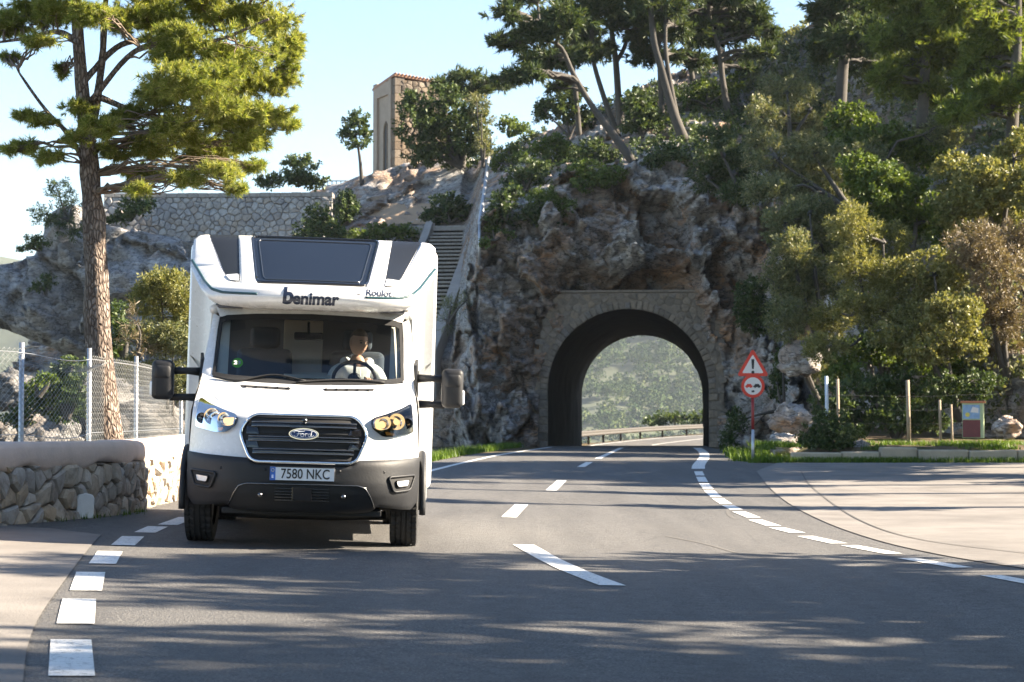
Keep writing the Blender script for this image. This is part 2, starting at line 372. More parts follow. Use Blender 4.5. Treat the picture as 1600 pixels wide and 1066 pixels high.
# pale side areas
def sheet(name, poly, lift, mat, label, n=2):
    bm = bmesh.new(); vs_ = [bm.verts.new((p[0], p[1], 0)) for p in poly]; bm.faces.new(vs_)
    bmesh.ops.triangulate(bm, faces=bm.faces[:])
    for _ in range(n): bmesh.ops.subdivide_edges(bm, edges=[e for e in bm.edges if e.calc_length() > 1.2], cuts=1, use_grid_fill=True)
    bmesh.ops.triangulate(bm, faces=bm.faces[:])
    for v in bm.verts: v.co.z = float(G(v.co.x, v.co.y)) + lift
    bm.normal_update()
    for f in bm.faces:
        if f.normal.z < 0: f.normal_flip()
    me = bpy.data.meshes.new(name); bm.to_mesh(me); bm.free(); me.materials.append(M[mat]); o = link(name, me); tag(o, label, kind='structure'); return o
g2 = lambda *ps: [tuple(gp(*p)[:2]) for p in ps]
edgeL = bez(g2((158, 837), (146, 850), (128, 872), (97, 914), (62, 965), (44, 1010), (36, 1066), (30, 1180)), 40)
sheet('verge_path', [(-8.6, 17.6)] + g2((0, 823), (80, 827)) + [tuple(p) for p in edgeL] + [(-2.2, 3), (-8.8, 3)], 0.008, 'pale_paving', 'pale gravelly paving along the left edge of the road')
edgeR = bez(g2((1182, 737), (1200, 760), (1232, 787), (1290, 817), (1370, 845), (1470, 868), (1600, 889), (1800, 915)), 50)
JOINT = bez(g2((1252, 738), (1262, 755), (1290, 780), (1345, 815), (1430, 843), (1600, 866), (1800, 885)), 50)
PAV = sheet('side_paving', [tuple(p) for p in edgeR] + [(30, 11), (34, 48), (6.2, 46.5)], 0.008, 'pale_paving', 'pale paved pull-off beside the road')
plain('dark_joint', (0.09, 0.085, 0.08), 0.9, var=0.4, scale=6)
strip('paving_joint', JOINT, 0.025, PAV, 0.014, 'dark_joint')
for a_ in ([(1150, 812), (1140, 806), (1137, 798), (1143, 790)], [(1040, 838), (1100, 850), (1150, 864)]): strip('tyre_mark', bez(g2(*a_), 24), 0.045, ROAD, 0.003, 'dark_joint')
# ------------------------------------------------------------------ stone work helpers
def vor_cells(bbox, size, seed, jit=0.42, asp=1.35):
    """irregular polygons tiling a rectangle (s, z): a jittered brick grid turned into Voronoi cells"""
    x0, x1, z0, z1 = bbox; r = random.Random(seed); pts = []
    nz = max(1, round((z1 - z0) / size)); hz = (z1 - z0) / nz
    for j in range(-1, nz + 1):
        nx = max(1, round((x1 - x0) / (size * asp))); hx = (x1 - x0) / nx
        for i in range(-1, nx + 1):
            pts.append((x0 + (i + 0.5 + (0.5 if j % 2 else 0) + r.uniform(-jit, jit)) * hx, z0 + (j + 0.5 + r.uniform(-jit, jit)) * hz))
    A = np.array(pts); out = []
    for k, (px, pz) in enumerate(pts):
        poly = [(x0, z0), (x1, z0), (x1, z1), (x0, z1)]
        dd = ((A - A[k]) ** 2).sum(1); near = np.argsort(dd)[1:15]
        for q in near:
            mx, mz = (A[q] + A[k]) / 2; nx_, nz_ = A[q] - A[k]
            new = []; n = len(poly)
            for a in range(n):
                p, p2 = poly[a], poly[(a + 1) % n]
                da = (p[0] - mx) * nx_ + (p[1] - mz) * nz_; db = (p2[0] - mx) * nx_ + (p2[1] - mz) * nz_
                if da <= 0: new.append(p)
                if (da < 0) != (db < 0) and da != db:
                    tt_ = da / (da - db); new.append((p[0] + (p2[0] - p[0]) * tt_, p[1] + (p2[1] - p[1]) * tt_))
            poly = new
            if len(poly) < 3: break
        if len(poly) >= 3:
            pa = np.array(poly); area = 0.5 * abs(np.dot(pa[:, 0], np.roll(pa[:, 1], 1)) - np.dot(pa[:, 1], np.roll(pa[:, 0], 1)))
            if area > 0.12 * size * size:
                keep = [pa[i] for i in range(len(pa)) if np.linalg.norm(pa[i] - pa[i - 1]) > 0.06 * size]
                if len(keep) >= 3: out.append(np.array(keep))
    return out
def stone(name, poly, depth, joint, fmap, mat, parent, seed=0, back=0.03):
    """one proud stone: polygon in (s, z); fmap(s, z, out) -> world"""
    r = random.Random(seed); c = poly.mean(0); n = len(poly)
    L = np.linalg.norm(poly - c, axis=1).mean(); k = max(0.4, 1 - joint / max(L, 1e-3))
    d = depth * r.uniform(0.6, 1.25); tx, tz = r.uniform(-.25, .25), r.uniform(-.25, .25)
    V = []
    for sc, o in ((k, -back), (k * 0.98, d * 0.55), (k * 0.72, d)):
        for p in poly:
            q = c + (p - c) * sc * (1 + (r.uniform(-.05, .05) if o > 0 else 0)); e = o + ((q[0] - c[0]) * tx + (q[1] - c[1]) * tz if o > 0 else 0)
            V.append(fmap(q[0], q[1], e))
    V.append(fmap(c[0], c[1], d * 1.12))
    F = []
    for a in range(2):
        for i in range(n):
            j = (i + 1) % n; F.append((a * n + i, a * n + j, (a + 1) * n + j, (a + 1) * n + i))
    for i in range(n): F.append((2 * n + i, 2 * n + (i + 1) % n, 3 * n))
    return mesh(name, V, F, mat, parent, smooth=False)
# ------------------------------------------------------------------ hill with the tunnel
def prof(x, tab): a = np.array(tab, float); return np.interp(x, a[:, 0], a[:, 1])
YF = [(-30, 100), (-12, 84), (-6, 77), (-2.3, 74.6), (-1.2, 71.6), (1, 72.6), (3, 73.1), (7, 73.1), (9, 71.5), (10, 68.5), (11.5, 61), (14, 54), (22, 50.5), (60, 50)]
ZC = [(-30, 3), (-6, 3), (-2.3, 3.2), (-1.3, 8.0), (1.5, 9.2), (4, 10.2), (7, 10.8), (9, 10), (10.5, 6), (12.5, 2.2), (15, 1.0), (60, 0.8)]
SL = [(-30, 1.9), (-2.3, 1.9), (-1.2, 4.2), (1, 3.7), (4, 3.2), (9, 2.4), (12, 1.9), (16, 1.7), (60, 1.7)]
ZR = [(-30, 12.0), (-10, 12.4), (-4, 13.6), (0, 14.0), (3, 14.8), (8, 16.8), (13, 18.2), (20, 19.5), (60, 21)]
def hillY(x, z):
    yf, zc, sl, zr = prof(x, YF), prof(x, ZC), prof(x, SL), prof(x, ZR)
    y = yf + 0.10 * np.minimum(z, zc) + sl * np.clip(z - zc, 0, None)
    return y + np.where(z > zr, (z - zr) * 9, 0)
def stairmask(x, z):
    xc = np.interp(z, [0, 5, 9.2, 12], [-4.6, -3.63, -2.55, -2.2]); return sstep(1.1, 2.4, np.abs(x - xc)) * 0.92 + 0.08
xs = np.concatenate([np.arange(-24, -6, 0.3), np.arange(-6, -2.4, 0.105), np.arange(-2.4, 11, 0.062), np.arange(11, 12.5, 0.105), np.arange(12.5, 46, 0.35)])
zs = np.concatenate([np.arange(-1.2, 11.5, 0.065), np.arange(11.5, 22.5, 0.16)])
XX, ZZ = np.meshgrid(xs, zs); x, z = XX.ravel(), ZZ.ravel()
y = hillY(x, z); pp = np.stack([x, y, z], 1)
rot = np.array([[0.88, 0.1, 0.46], [-0.05, 1, 0.0], [-0.46, 0.0, 0.88]])
wp = pp + 0.28 * np.stack([fbm(pp * 0.5, 3, 91), fbm(pp * 0.5, 3, 92), fbm(pp * 0.5, 3, 93)], 1)
f1, c1 = facets(wp @ rot * np.array([1, 1, 1.5]), 2.3, 5, 0.9); f2, c2 = facets(wp @ rot * np.array([1, 1, 1.5]), 0.85, 9, 1.0); f3, c3 = facets(wp * np.array([1, 1, 1.3]), 0.30, 13, 1.2)
steep = np.where(z < prof(x, ZC) + 0.6, 1.0, 0.55) * (1 - 0.35 * sstep(12, 15, x))
near = sstep(0.1, 1.3, np.hypot(x - 4.25, np.maximum(z - TSP, 0)) - TR)   # calmer beside the masonry
near = np.where(z > 6.0, 1.0, near * 0.75 + 0.25)
sb_ = (z * math.cos(R(27)) - x * math.sin(R(27))) + 0.25 * fbm(pp * 0.6, 3, 71) + 0.12 * y; bed = lambda w_, sd: (_h(np.floor(sb_ / w_).astype(np.int64), np.floor((x + 3 * _h(np.floor(sb_ / w_).astype(np.int64), 0 * x, 0 * x, sd)) / (w_ * 4)).astype(np.int64), 0 * x, sd) - 0.5 + 0.5 * (sb_ / w_ - np.floor(sb_ / w_)))
dsp = (0.75 * bed(1.15, 5) + 0.28 * bed(0.38, 6) + 1.0 * f1 + 1.0 * f2 + 0.9 * f3 + 0.3 * fbm(pp * 0.4, 4, 21) - 0.22 * np.exp(-c1 * 14) - 0.12 * np.exp(-c2 * 18)) * steep * stairmask(x, z) * (0.3 + 0.7 * near)
# overhanging brow above the portal
brow = np.exp(-((z - 7.6) / 1.3) ** 2) * sstep(-0.5, 1.5, x) * (1 - sstep(7.5, 9.5, x))
niche = np.exp(-((z - 6.0) / 0.42) ** 2) * sstep(1.6, 2.0, x) * (1 - sstep(6.4, 7.6, x))
yo = y - dsp * 0.8 - 0.75 * brow + 0.9 * niche
zo = z + 0.18 * f2 * steep * stairmask(x, z)
V = np.stack([x + 0.15 * f3, yo, zo], 1)
F = gridf(len(xs), len(zs)); cen = V[F].mean(1); rel = (cen[:, :2] - TUN0); lx = rel @ tnr
inside = (np.abs(lx) < TR + 0.32) & (cen[:, 2] < TSP) | (np.hypot(lx, cen[:, 2] - TSP) < TR + 0.32)
HILL = mesh('hill', V, F[~inside], 'rock'); tag(HILL, 'grey and rusty limestone hill pierced by the road tunnel', kind='structure')
def hill_at(x, z):
    """depth of the undisplaced hill surface"""
    return float(hillY(np.array([x]), np.array([z]))[0])
def hill_px(px, py, off=0.0, dflt=92.0):
    """first point of the hill met along the line through a picture point"""
    for Y in np.arange(48, 112, 0.15):
        p = P(px, py, Y)
        if Y >= hill_at(p.x, p.z): return P(px, py, Y - off)
    return P(px, py, dflt)
# ------------------------------------------------------------------ tunnel
TUN = empty('tunnel', (TUN0[0], TUN0[1], 0)); TUN.rotation_euler = (0, 0, math.atan2(-tax[0], tax[1]))
tag(TUN, 'stone-faced road tunnel with a round arch through the rock', 'tunnel')
TL = float(np.linalg.norm(TUN1 - TUN0))
def arch(r, n=48, base=-1.2):
    th = np.linspace(math.pi, 0, n); a = np.stack([r * np.cos(th), TSP + r * np.sin(th)], 1)
    zz = np.linspace(base, TSP, 14)[:-1]
    return np.vstack([np.stack([-r + 0 * zz, zz], 1), a, np.stack([r + 0 * zz, zz[::-1]], 1)])
A = arch(TR); ny = 60; yy = np.linspace(-0.02, TL, ny)
V = np.array([[p[0], q, p[1]] for q in yy for p in A]); 
V2 = V.copy(); nrm = np.stack([V[:, 0], 0 * V[:, 0], np.maximum(V[:, 2] - TSP, 0)], 1); nrm /= np.linalg.norm(nrm, axis=1)[:, None] + 1e-6
V2 += nrm * (fbm(V * 0.9, 4, 31) * 0.07 * sstep(0.0, 1.0, V[:, 1]) * sstep(0, 1, TL - V[:, 1]))[:, None]
lin = mesh('lining', V2, gridf(len(A), ny), 'lining_and_riser_shade', TUN, smooth=True)
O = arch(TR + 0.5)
mesh('outer_shell', np.array([[p[0], q, p[1]] for q in (0.25, TL) for p in O]), gridf(len(O), 2), 'lining_and_riser_shade', TUN)
exr = MB()
for i in range(len(A) - 1): exr.add([(A[i][0], TL, A[i][1]), (A[i + 1][0], TL, A[i + 1][1]), (O[i + 1][0], TL + .01, O[i + 1][1]), (O[i][0], TL + .01, O[i][1])], [(0, 1, 2, 3)])
exr.build('exit_rim', 'portal_stone', TUN)
# masonry face: mortar backing with an arch hole + stones + voussoirs
outer = [(-3.5, -1.2), (-3.45, 2.2), (-3.2, 4.2), (-2.65, 5.62), (3.0, 5.62), (3.4, 5.0), (3.5, 2.2), (3.45, -1.2)]
bk = MB(); Oa = arch(TR + 0.1, 40, -1.2); 
def onouter(p):
    d = np.array([p[0], p[1] - TSP]); d = d / np.linalg.norm(d) if p[1] > TSP else np.array([math.copysign(1, p[0]), 0])
    best = None; o0 = np.array([0, TSP if p[1] > TSP else p[1]])
    for i in range(len(outer) - 1):
        a, b = np.array(outer[i]), np.array(outer[i + 1]); e = b - a; den = d[0] * -e[1] + e[0] * d[1]
        if abs(den) < 1e-6: continue
        w = a - o0; tt_ = (w[0] * -e[1] + e[0] * w[1]) / den; ss = (d[0] * w[1] - d[1] * w[0]) / den
        if tt_ > 0 and -1e-6 <= ss <= 1 + 1e-6 and (best is None or tt_ < best): best = tt_
    return o0 + d * (best or TR + 0.4)
for i in range(len(Oa) - 1):
    a, b = Oa[i], Oa[i + 1]; a2, b2 = onouter(a), onouter(b)
    bk.add([(a[0], 0, a[1]), (b[0], 0, b[1]), (b2[0], 0, b2[1]), (a2[0], 0, a2[1]), (b2[0], 1.6, b2[1]), (a2[0], 1.6, a2[1])], [(0, 1, 2, 3), (3, 2, 4, 5)])
bk.build('mortar_backing', 'mortar', TUN)
pm = lambda s, z, o: (s, -o, z)
nv = 45
for i in range(nv):
    a0, a1 = math.pi * (1 - i / nv), math.pi * (1 - (i + 1) / nv); r0, r1 = TR - 0.01, TR + 0.30 + 0.05 * math.sin(i * 7.1)
    stone('voussoir', np.array([(r * math.cos(a), TSP + r * math.sin(a)) for r, a in ((r0, a0), (r0, a1), (r1, a1), (r1, a0))]), 0.05, 0.008, pm, 'portal_stone', TUN, i, 0.12)
for sgn in (-1, 1):
    z0 = -0.1; i = 0
    while z0 < TSP - 0.05:
        h = min(0.26 + 0.1 * random.random(), TSP - z0); wv = 0.34 + 0.16 * (i % 2)
        xa, xb = sgn * (TR - 0.01), sgn * (TR + wv)
        stone('jamb_stone', np.array([(min(xa, xb), z0), (max(xa, xb), z0), (max(xa, xb), z0 + h), (min(xa, xb), z0 + h)]), 0.05, 0.008, pm, 'portal_stone', TUN, i, 0.12); z0 += h; i += 1
def inpoly(p, poly):
    c = False; n = len(poly)
    for i in range(n):
        a, b = poly[i], poly[i - 1]
        if (a[1] > p[1]) != (b[1] > p[1]) and p[0] < (b[0] - a[0]) * (p[1] - a[1]) / (b[1] - a[1]) + a[0]: c = not c
    return c
for k, pl in enumerate(vor_cells((-3.7, 3.9, 0, 5.6), 0.23, 4)):
    c = pl.mean(0); rr = math.hypot(c[0], c[1] - TSP) if c[1] > TSP else abs(c[0])
    if rr > TR + 0.36 and inpoly(c, outer): stone('facing_stone', pl, 0.04, 0.014, pm, 'portal_stone', TUN, k)
mb = MB(); mb.box((0.2, 0.2, 5.68), (5.6, 0.5, 0.09), bev=0.02); mb.build('coping', 'portal_stone', TUN)
# ------------------------------------------------------------------ stairs up the hill
ST = empty('stone_staircase', (-3.1, 82, 0)); tag(ST, 'long stone staircase climbing the slope left of the tunnel', 'staircase')
sa = np.array([-4.75, 70.4, 1.0]); sm = np.array([-3.63, 78.0, 5.0]); sb = np.array([-2.5, 86.0, 9.2])
def stp(z): return np.array([np.interp(z, [1, 5, 9.2], [sa[i], sm[i], sb[i]]) for i in range(3)])
sang = math.atan2(-(sb[0] - sm[0]), sb[1] - sm[1])
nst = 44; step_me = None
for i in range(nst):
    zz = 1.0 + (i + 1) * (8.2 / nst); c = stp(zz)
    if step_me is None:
        mb = MB(); mb.box((0, -0.02, 0.055), (1.78, 0.66, 0.085), bev=0.012); nf = len(mb.f); mb.box((0, 0.06, -0.045), (1.72, 0.56, 0.115)); ob = mesh('step', mb.v, mb.f, ['step_stone', 'lining_and_riser_shade'], ST, mi=[0] * nf + [1] * (len(mb.f) - nf)); step_me = ob.data  # near-black riser colour paints the shadow gap under each pale tread slab
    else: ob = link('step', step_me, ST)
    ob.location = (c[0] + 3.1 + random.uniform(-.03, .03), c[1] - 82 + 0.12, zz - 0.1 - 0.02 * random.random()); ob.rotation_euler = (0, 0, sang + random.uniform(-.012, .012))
# parapet: sloping blocks on the right-hand side, a lower one on the left
for side, wd_, hh, z0_, z1_ in ((1, 0.42, 0.55, 3.0, 9.3), (-1, 0.3, 0.22, 7.2, 9.3)):
    n = 9 if side > 0 else 4
    for i in range(n):
        za, zb = z0_ + (z1_ - z0_) * i / n, z0_ + (z1_ - z0_) * (i + 1) / n; a, b = stp(za), stp(zb)
        off = side * (0.95 + wd_ / 2); nx_ = np.array([math.cos(sang), math.sin(sang), 0])
        V = []
        for p, zq in ((a, za), (b, zb)):
            for s_, h_ in ((-wd_ / 2, -1.3), (wd_ / 2, -1.3), (wd_ / 2, hh), (-wd_ / 2, hh)):
                q = np.array([p[0], p[1], zq]) + nx_ * (off + s_); V.append((q[0] + 3.1, q[1] - 82 + (0.012 if p is a else -0.012), q[2] + h_ + random.uniform(-.02, .02)))
        mesh('parapet_block', V, [(0, 1, 2, 3), (7, 6, 5, 4), (0, 4, 5, 1), (1, 5, 6, 2), (2, 6, 7, 3), (3, 7, 4, 0)], 'concrete', ST)
mb = MB(); mb.box((0.25, 4.4, 9.1), (3.2, 0.7, 0.5), sang, bev=0.03); mb.build('landing', 'step_stone', ST)
# handrail that carries on uphill from the stair head
HR = empty('handrail', (-1.5, 86.5, 9.3)); tag(HR, 'thin galvanised handrail running uphill from the stair head', 'handrail')
rp = [P(a_, b_, min(hill_px(a_, b_ + 14).y, 92) - .6) for a_, b_ in ((749, 350), (755, 310), (760, 272), (764, 240), (767, 214))]
o0 = Vector((-1.5, 86.5, 9.3)); rb = bez([tuple(p - o0) for p in rp], 24)
MB().tube(rb, 0.07, 8).build('rail', 'galvanised', HR, True); MB().tube(rb - np.array([0.0, 0, 0.5]), 0.04, 8).build('rail', 'galvanised', HR, True)
for p in rb[::5]: MB().cyl(tuple(p), (p[0], p[1], p[2] - 1.5), 0.05, 8).build('post', 'galvanised', HR, True)
# ------------------------------------------------------------------ cliff on the left
def cliff(name, outl, Y0, R0, step, mat, amp, seed, lean=0.0, label='', bulge=None):
    poly = np.array([(P(a, b, Y0).x, P(a, b, Y0).z) for a, b in outl]); n = len(poly)
    xs = np.arange(poly[:, 0].min() - step, poly[:, 0].max() + 2 * step, step); zs = np.arange(poly[:, 1].min() - step, poly[:, 1].max() + 2 * step, step)
    XX, ZZ = np.meshgrid(xs, zs); q = np.stack([XX.ravel(), ZZ.ravel()], 1)
    q = q + 0
    best = np.full(len(q), 1e9); cp = q.copy(); ins = np.zeros(len(q), bool)
    for i in range(n):
        a, b = poly[i], poly[(i + 1) % n]; e = b - a; tt_ = np.clip(((q - a) @ e) / (e @ e), 0, 1); c = a + tt_[:, None] * e; dd = np.hypot(*(q - c).T)
        cp = np.where((dd < best)[:, None], c, cp); best = np.minimum(best, dd)
        cr = (a[1] > q[:, 1]) != (b[1] > q[:, 1]); xi = (b[0] - a[0]) * (q[:, 1] - a[1]) / (b[1] - a[1] + 1e-12) + a[0]; ins ^= cr & (q[:, 0] < xi)
    keep = ins | (best < step * 1.5); q = np.where(ins[:, None], q, cp); d_ = np.where(ins, best, 0)
    k = np.clip(1 - d_ / R0, 0, 1); y = Y0 + R0 * 0.9 * (1 - np.sqrt(1 - k ** 2 * 0.999)) + lean * (q[:, 1] - poly[:, 1].min())
    p3 = np.stack([q[:, 0], y, q[:, 1]], 1)
    w3 = p3 + 0.3 * np.stack([fbm(p3 * 0.4, 3, seed + 60), fbm(p3 * 0.4, 3, seed + 61), fbm(p3 * 0.4, 3, seed + 62)], 1)
    a1, b1 = facets(w3 @ rot, 2.6, seed, 0.8); a2, b2 = facets(w3 @ rot * np.array([1, 1, 1.3]), 0.9, seed + 1, 0.9); a3, b3 = facets(w3, 0.36, seed + 2, 0.9)
    ds = amp * (0.8 * a1 + 0.7 * a2 + 0.55 * a3 + 0.5 * fbm(p3 * 0.35, 4, seed + 5) - 0.25 * np.exp(-b1 * 12) - 0.12 * np.exp(-b2 * 16))
    ds *= sstep(0, 0.5, d_) * 0.8 + 0.2
    p3[:, 1] -= ds; p3[:, 2] += 0.25 * amp * a2 * (d_ > 0.1); p3[:, 0] += 0.2 * amp * a3
    F = gridf(len(xs), len(zs)); F = F[keep[F].all(1)]
    used = np.unique(F); rm = np.zeros(len(q), int); rm[used] = np.arange(len(used))
    ob = mesh(name, p3[used], rm[F], mat); tag(ob, label, kind='structure'); return ob
cliff('cliff', [(-160, 445), (-40, 412), (10, 402), (34, 392), (48, 372), (52, 345), (66, 322), (105, 312), (160, 345), (300, 372), (430, 378), (530, 368), (640, 372), (700, 420), (700, 700), (300, 760), (190, 690), (168, 600), (130, 572), (96, 558), (62, 540), (30, 528), (-10, 512), (-160, 480)], 85, 2.2, 0.13, 'cliff_rock', 0.85, 41, 0.03, 'grey limestone cliff overhanging on the left')
# ------------------------------------------------------------------ dry-stone retaining wall on the cliff
RW = empty('retaining_wall', (-10, 87, 8)); tag(RW, 'dry-stone retaining wall running along the top of the cliff', 'wall')
ra, rb_ = P(162, 300, 87.2), P(520, 300, 87.2); z1 = 10.9; z0 = 7.7
rl_ = rb_.x - ra.x
wm = lambda s, z, o: (ra.x + 10 + s, -o + 0.25 * (z - z0) / 2.5 + 0.15 * math.sin(s * 0.5), z - 8)
mb = MB(); nn = 30
V = [wm(rl_ * i / nn, z, -0.05 - dp) for dp in (0, 0.8) for z in (z0 - .1, z1) for i in range(nn + 1)]
m1 = nn + 1; F = []
for i in range(nn): F += [(i, i + 1, m1 + i + 1, m1 + i), (m1 + i, m1 + i + 1, 3 * m1 + i + 1, 3 * m1 + i)]
mesh('core', V, F, 'mortar', RW)
for k, pl in enumerate(vor_cells((0, rl_, z0, z1 - 0.18), 0.25, 8, 0.46, 1.3)): stone('stone', pl, 0.09, 0.006, wm, 'dry_stone', RW, k)
for i in range(22): 
    a, b = rl_ * i / 22 + 0.008, rl_ * (i + 1) / 22 - 0.008; hh_ = random.uniform(.0, .03)
    V = [wm(s, z, o) for s in (a, b) for z in (z1 - 0.17, z1 + hh_) for o in (0.1, -0.9)]
    mesh('coping_stone', V, [(0, 1, 3, 2), (4, 6, 7, 5), (0, 4, 5, 1), (2, 3, 7, 6), (0, 2, 6, 4), (1, 5, 7, 3)], 'step_stone', RW)
# terrace soil behind the wall
sx = np.linspace(ra.x + .3, -4, 40); sy = np.linspace(87.6, 118, 30); XX, YY = np.meshgrid(sx, sy); x, y = XX.ravel(), YY.ravel()
z = 10.55 + (y - 87.6) * 0.075 + 0.2 * fbm(np.stack([x, y, 0 * x], 1) * .4, 4, 2) + 1.2 * sstep(-11, -6, x) * sstep(92, 100, y) - 3.5 * sstep(-9.5, -7, x) * (1 - sstep(92, 97, y))
tag(mesh('terrace', np.stack([x, y, z], 1), gridf(40, 30), 'earth', smooth=True), 'earth terrace behind the retaining wall', kind='structure')
# ------------------------------------------------------------------ small stone tower
TW = empty('stone_tower', (P(617, 270, 103).x, 103, 13.0)); tag(TW, 'small square stone tower with a slit window on the hilltop', 'tower')
TW.rotation_euler = (0, 0, R(25)); W_, H_ = 3.0, 5.75
stonemat('shaded_tower_stone', [(0.15, 0.115, 0.085), (0.20, 0.155, 0.11), (0.23, 0.19, 0.15), (0.16, 0.135, 0.11)])  # stones darkened: the shade of the right face is put into their colour
plain('tower_render', (0.34, 0.28, 0.22), 0.9, var=0.25, scale=2.5, bump=0.4); plain('roof_tile', (0.36, 0.20, 0.13), 0.85, var=0.35, scale=5); plain('dark_opening', (0.02, 0.02, 0.022), 0.6)
mb = MB()
mb.box((W_ / 2 + .02, W_ / 2 + 0.2, H_ / 2 - 1), (W_ - .06, W_ - 0.42, H_ + 2)); mb.build('wall', 'tower_render', TW)
tm_r = lambda s, z, o: (s, -o, z)           # right face, local y = 0
for k, pl in enumerate(vor_cells((0.35, W_, -1.0, H_ - 0.15), 0.27, 15, 0.35, 1.4)): stone('stone', pl, 0.05, 0.012, tm_r, 'shaded_tower_stone', TW, k, 0.06)
qz = -1.0; i = 0
while qz < H_ - 0.2:     # quoins at the near corner, wrapping both faces
    h = 0.42; l1, l2 = (0.55, 0.34) if i % 2 else (0.34, 0.55); mb = MB(); mb.box((l1 / 2 - 0.03, l2 / 2 - 0.04, qz + h / 2), (l1, l2, h - 0.015), bev=0.015); mb.build('quoin', 'shaded_tower_stone', TW); qz += h; i += 1
# left face frame with a recessed panel and an arched slit
for nm, c, dmm in (('pilaster', (0.0, 0.62, H_ / 2 - .5), (0.16, 0.42, H_ + 1)), ('pilaster', (0.0, W_ - 0.3, H_ / 2 - .5), (0.16, 0.55, H_ + 1)), ('lintel', (0.0, W_ / 2 + .15, H_ - 0.45), (0.15, 1.9, 0.7))):
    mb = MB(); mb.box(c, dmm, bev=0.01); mb.build(nm, 'tower_render', TW)
sl_ = MB(); pr = [(-.2, 0.9), (.2, 0.9), (.2, 3.1), (.14, 3.35), (0, 3.55), (-.14, 3.35), (-.2, 3.1)]
V = [(0.035, 1.35 + p[0], p[1]) for p in pr]; sl_.add(V, [tuple(range(7))]); sl_.build('window', 'dark_opening', TW)
fr = MB(); fr.tube([(0.03, 1.35 + p[0] * 1.25, p[1]) for p in pr[2:]] , 0.06, 6); fr.tube([(0.03, 1.6, 0.9), (0.03, 1.6, 3.1)], 0.06, 6); fr.tube([(0.03, 1.1, 0.9), (0.03, 1.1, 3.1)], 0.06, 6); fr.build('window_frame', 'shaded_tower_stone', TW)
rf = MB(); e = 0.09; zt = [H_ + .05, H_ - .25, H_ - .35, H_ - .3]
cs = [(-e, -e), (W_ + e, -e), (W_ + e, W_ + e), (-e, W_ + e)]
rf.add([(c[0], c[1], z_) for c, z_ in zip(cs, zt)] + [(c[0], c[1], z_ + .12) for c, z_ in zip(cs, zt)], [(3, 2, 1, 0), (4, 5, 6, 7), (0, 1, 5, 4), (1, 2, 6, 5), (2, 3, 7, 6), (3, 0, 4, 7)])
RF = rf.build('roof', 'roof_tile', TW)
for i in range(16):
    s = -e + (W_ + 2 * e) * (i + .5) / 16; zz = H_ + .05 - .3 * (i + .5) / 16 + .13
    MB().tube([(s, -e - .05, zz), (s, W_ + e, zz - .33)], 0.055, 6).build('roof_tile', 'roof_tile', RF, True)
# iron railing on the terrace
IR = empty('terrace_railing', (P(512, 276, 100).x, 100, 11.6)); tag(IR, 'thin iron railing on the terrace left of the tower', 'railing')
plain('path_soil', (0.42, 0.30, 0.20), 0.95, var=0.25, scale=2, bump=0.5)
pr_ = [[hill_px(a + 10 * math.sin(b * .2), b, 0.12) for a in np.linspace(562, 668, 26)] for b in np.linspace(318, 350, 14)]
tag(mesh('footpath', [p for r in pr_ for p in r], gridf(26, 14), 'path_soil', smooth=True), 'sandy footpath crossing the slope left of the stair head', kind='structure')
plain('dark_iron', (0.06, 0.06, 0.065), 0.6)
for i in range(15): MB().cyl((i * 0.22, 0, 0), (i * 0.22, 0, 1.35), 0.022, 5).build('bar', 'dark_iron', IR)
MB().cyl((-.05, 0, 1.35), (3.2, 0, 1.35), 0.03, 6).build('rail', 'dark_iron', IR); MB().cyl((-.05, 0, .15), (3.2, 0, .15), 0.025, 6).build('rail', 'dark_iron', IR)
# ------------------------------------------------------------------ roadside parapet wall
wpath = bez([tuple(gp(*p)[:2]) for p in [(-420, 868), (-160, 836), (0, 821), (100, 812), (190, 802), (245, 788), (290, 776)]] + [(-4.35, 29.0), (-4.2, 33.0)], 90)
seg = np.linalg.norm(np.diff(wpath, axis=0), axis=1); cum = np.concatenate([[0], np.cumsum(seg)]); WL = cum[-1]
def wpt(s):
    s = np.clip(s, 0, WL); x = np.interp(s, cum, wpath[:, 0]); y = np.interp(s, cum, wpath[:, 1]); e = 0.15
    a = np.array([np.interp(np.clip(s - e, 0, WL), cum, wpath[:, i]) for i in (0, 1)]); b = np.array([np.interp(np.clip(s + e, 0, WL), cum, wpath[:, i]) for i in (0, 1)])
    t_ = (b - a) / np.linalg.norm(b - a); return np.array([x, y]), np.array([t_[1], -t_[0]])
def wmap(s, z, o):
    p, n = wpt(s); q = p + n * o; return (q[0], q[1], float(G(p[0], p[1])) + z)
WALL = empty('roadside_wall', (0, 0, 0)); tag(WALL, 'low rubble-stone parapet wall with a rendered cap along the left of the road', 'wall')
ns = 120; ss = np.linspace(0, WL, ns)
V = [wmap(s, z, o) for s in ss for z, o in ((-0.15, -0.03), (0.6, -0.05), (0.6, -0.42), (-0.15, -0.46))]
mesh('core', V, gridf(4, ns, True), 'mortar', WALL)
cprof = [(0.50, 0.03), (0.535, 0.05), (0.60, 0.055), (0.685, 0.05), (0.73, 0.028), (0.75, -0.03), (0.757, -0.2), (0.75, -0.40), (0.72, -0.47), (0.54, -0.48), (0.5, -0.4)]
V = []
for s in ss:
    for z, o in cprof:
        w = 0.018 * vnoise(np.array([[s * 1.3, z * 3, o * 3.0]]), 5)[0]; lowv = -0.05 * vnoise(np.array([[s * 2.6, 3.0, 1.0]]), 8)[0] if z < 0.57 else 0; V.append(wmap(s, z + w + lowv, o + w))
mesh('cap', V, gridf(len(cprof), ns, True), 'wall_cap', WALL, smooth=True)
s0 = 0.0
cells = vor_cells((0.0, WL - 0.02, -0.04, 0.54), 0.185, 3, 0.46, 1.12)
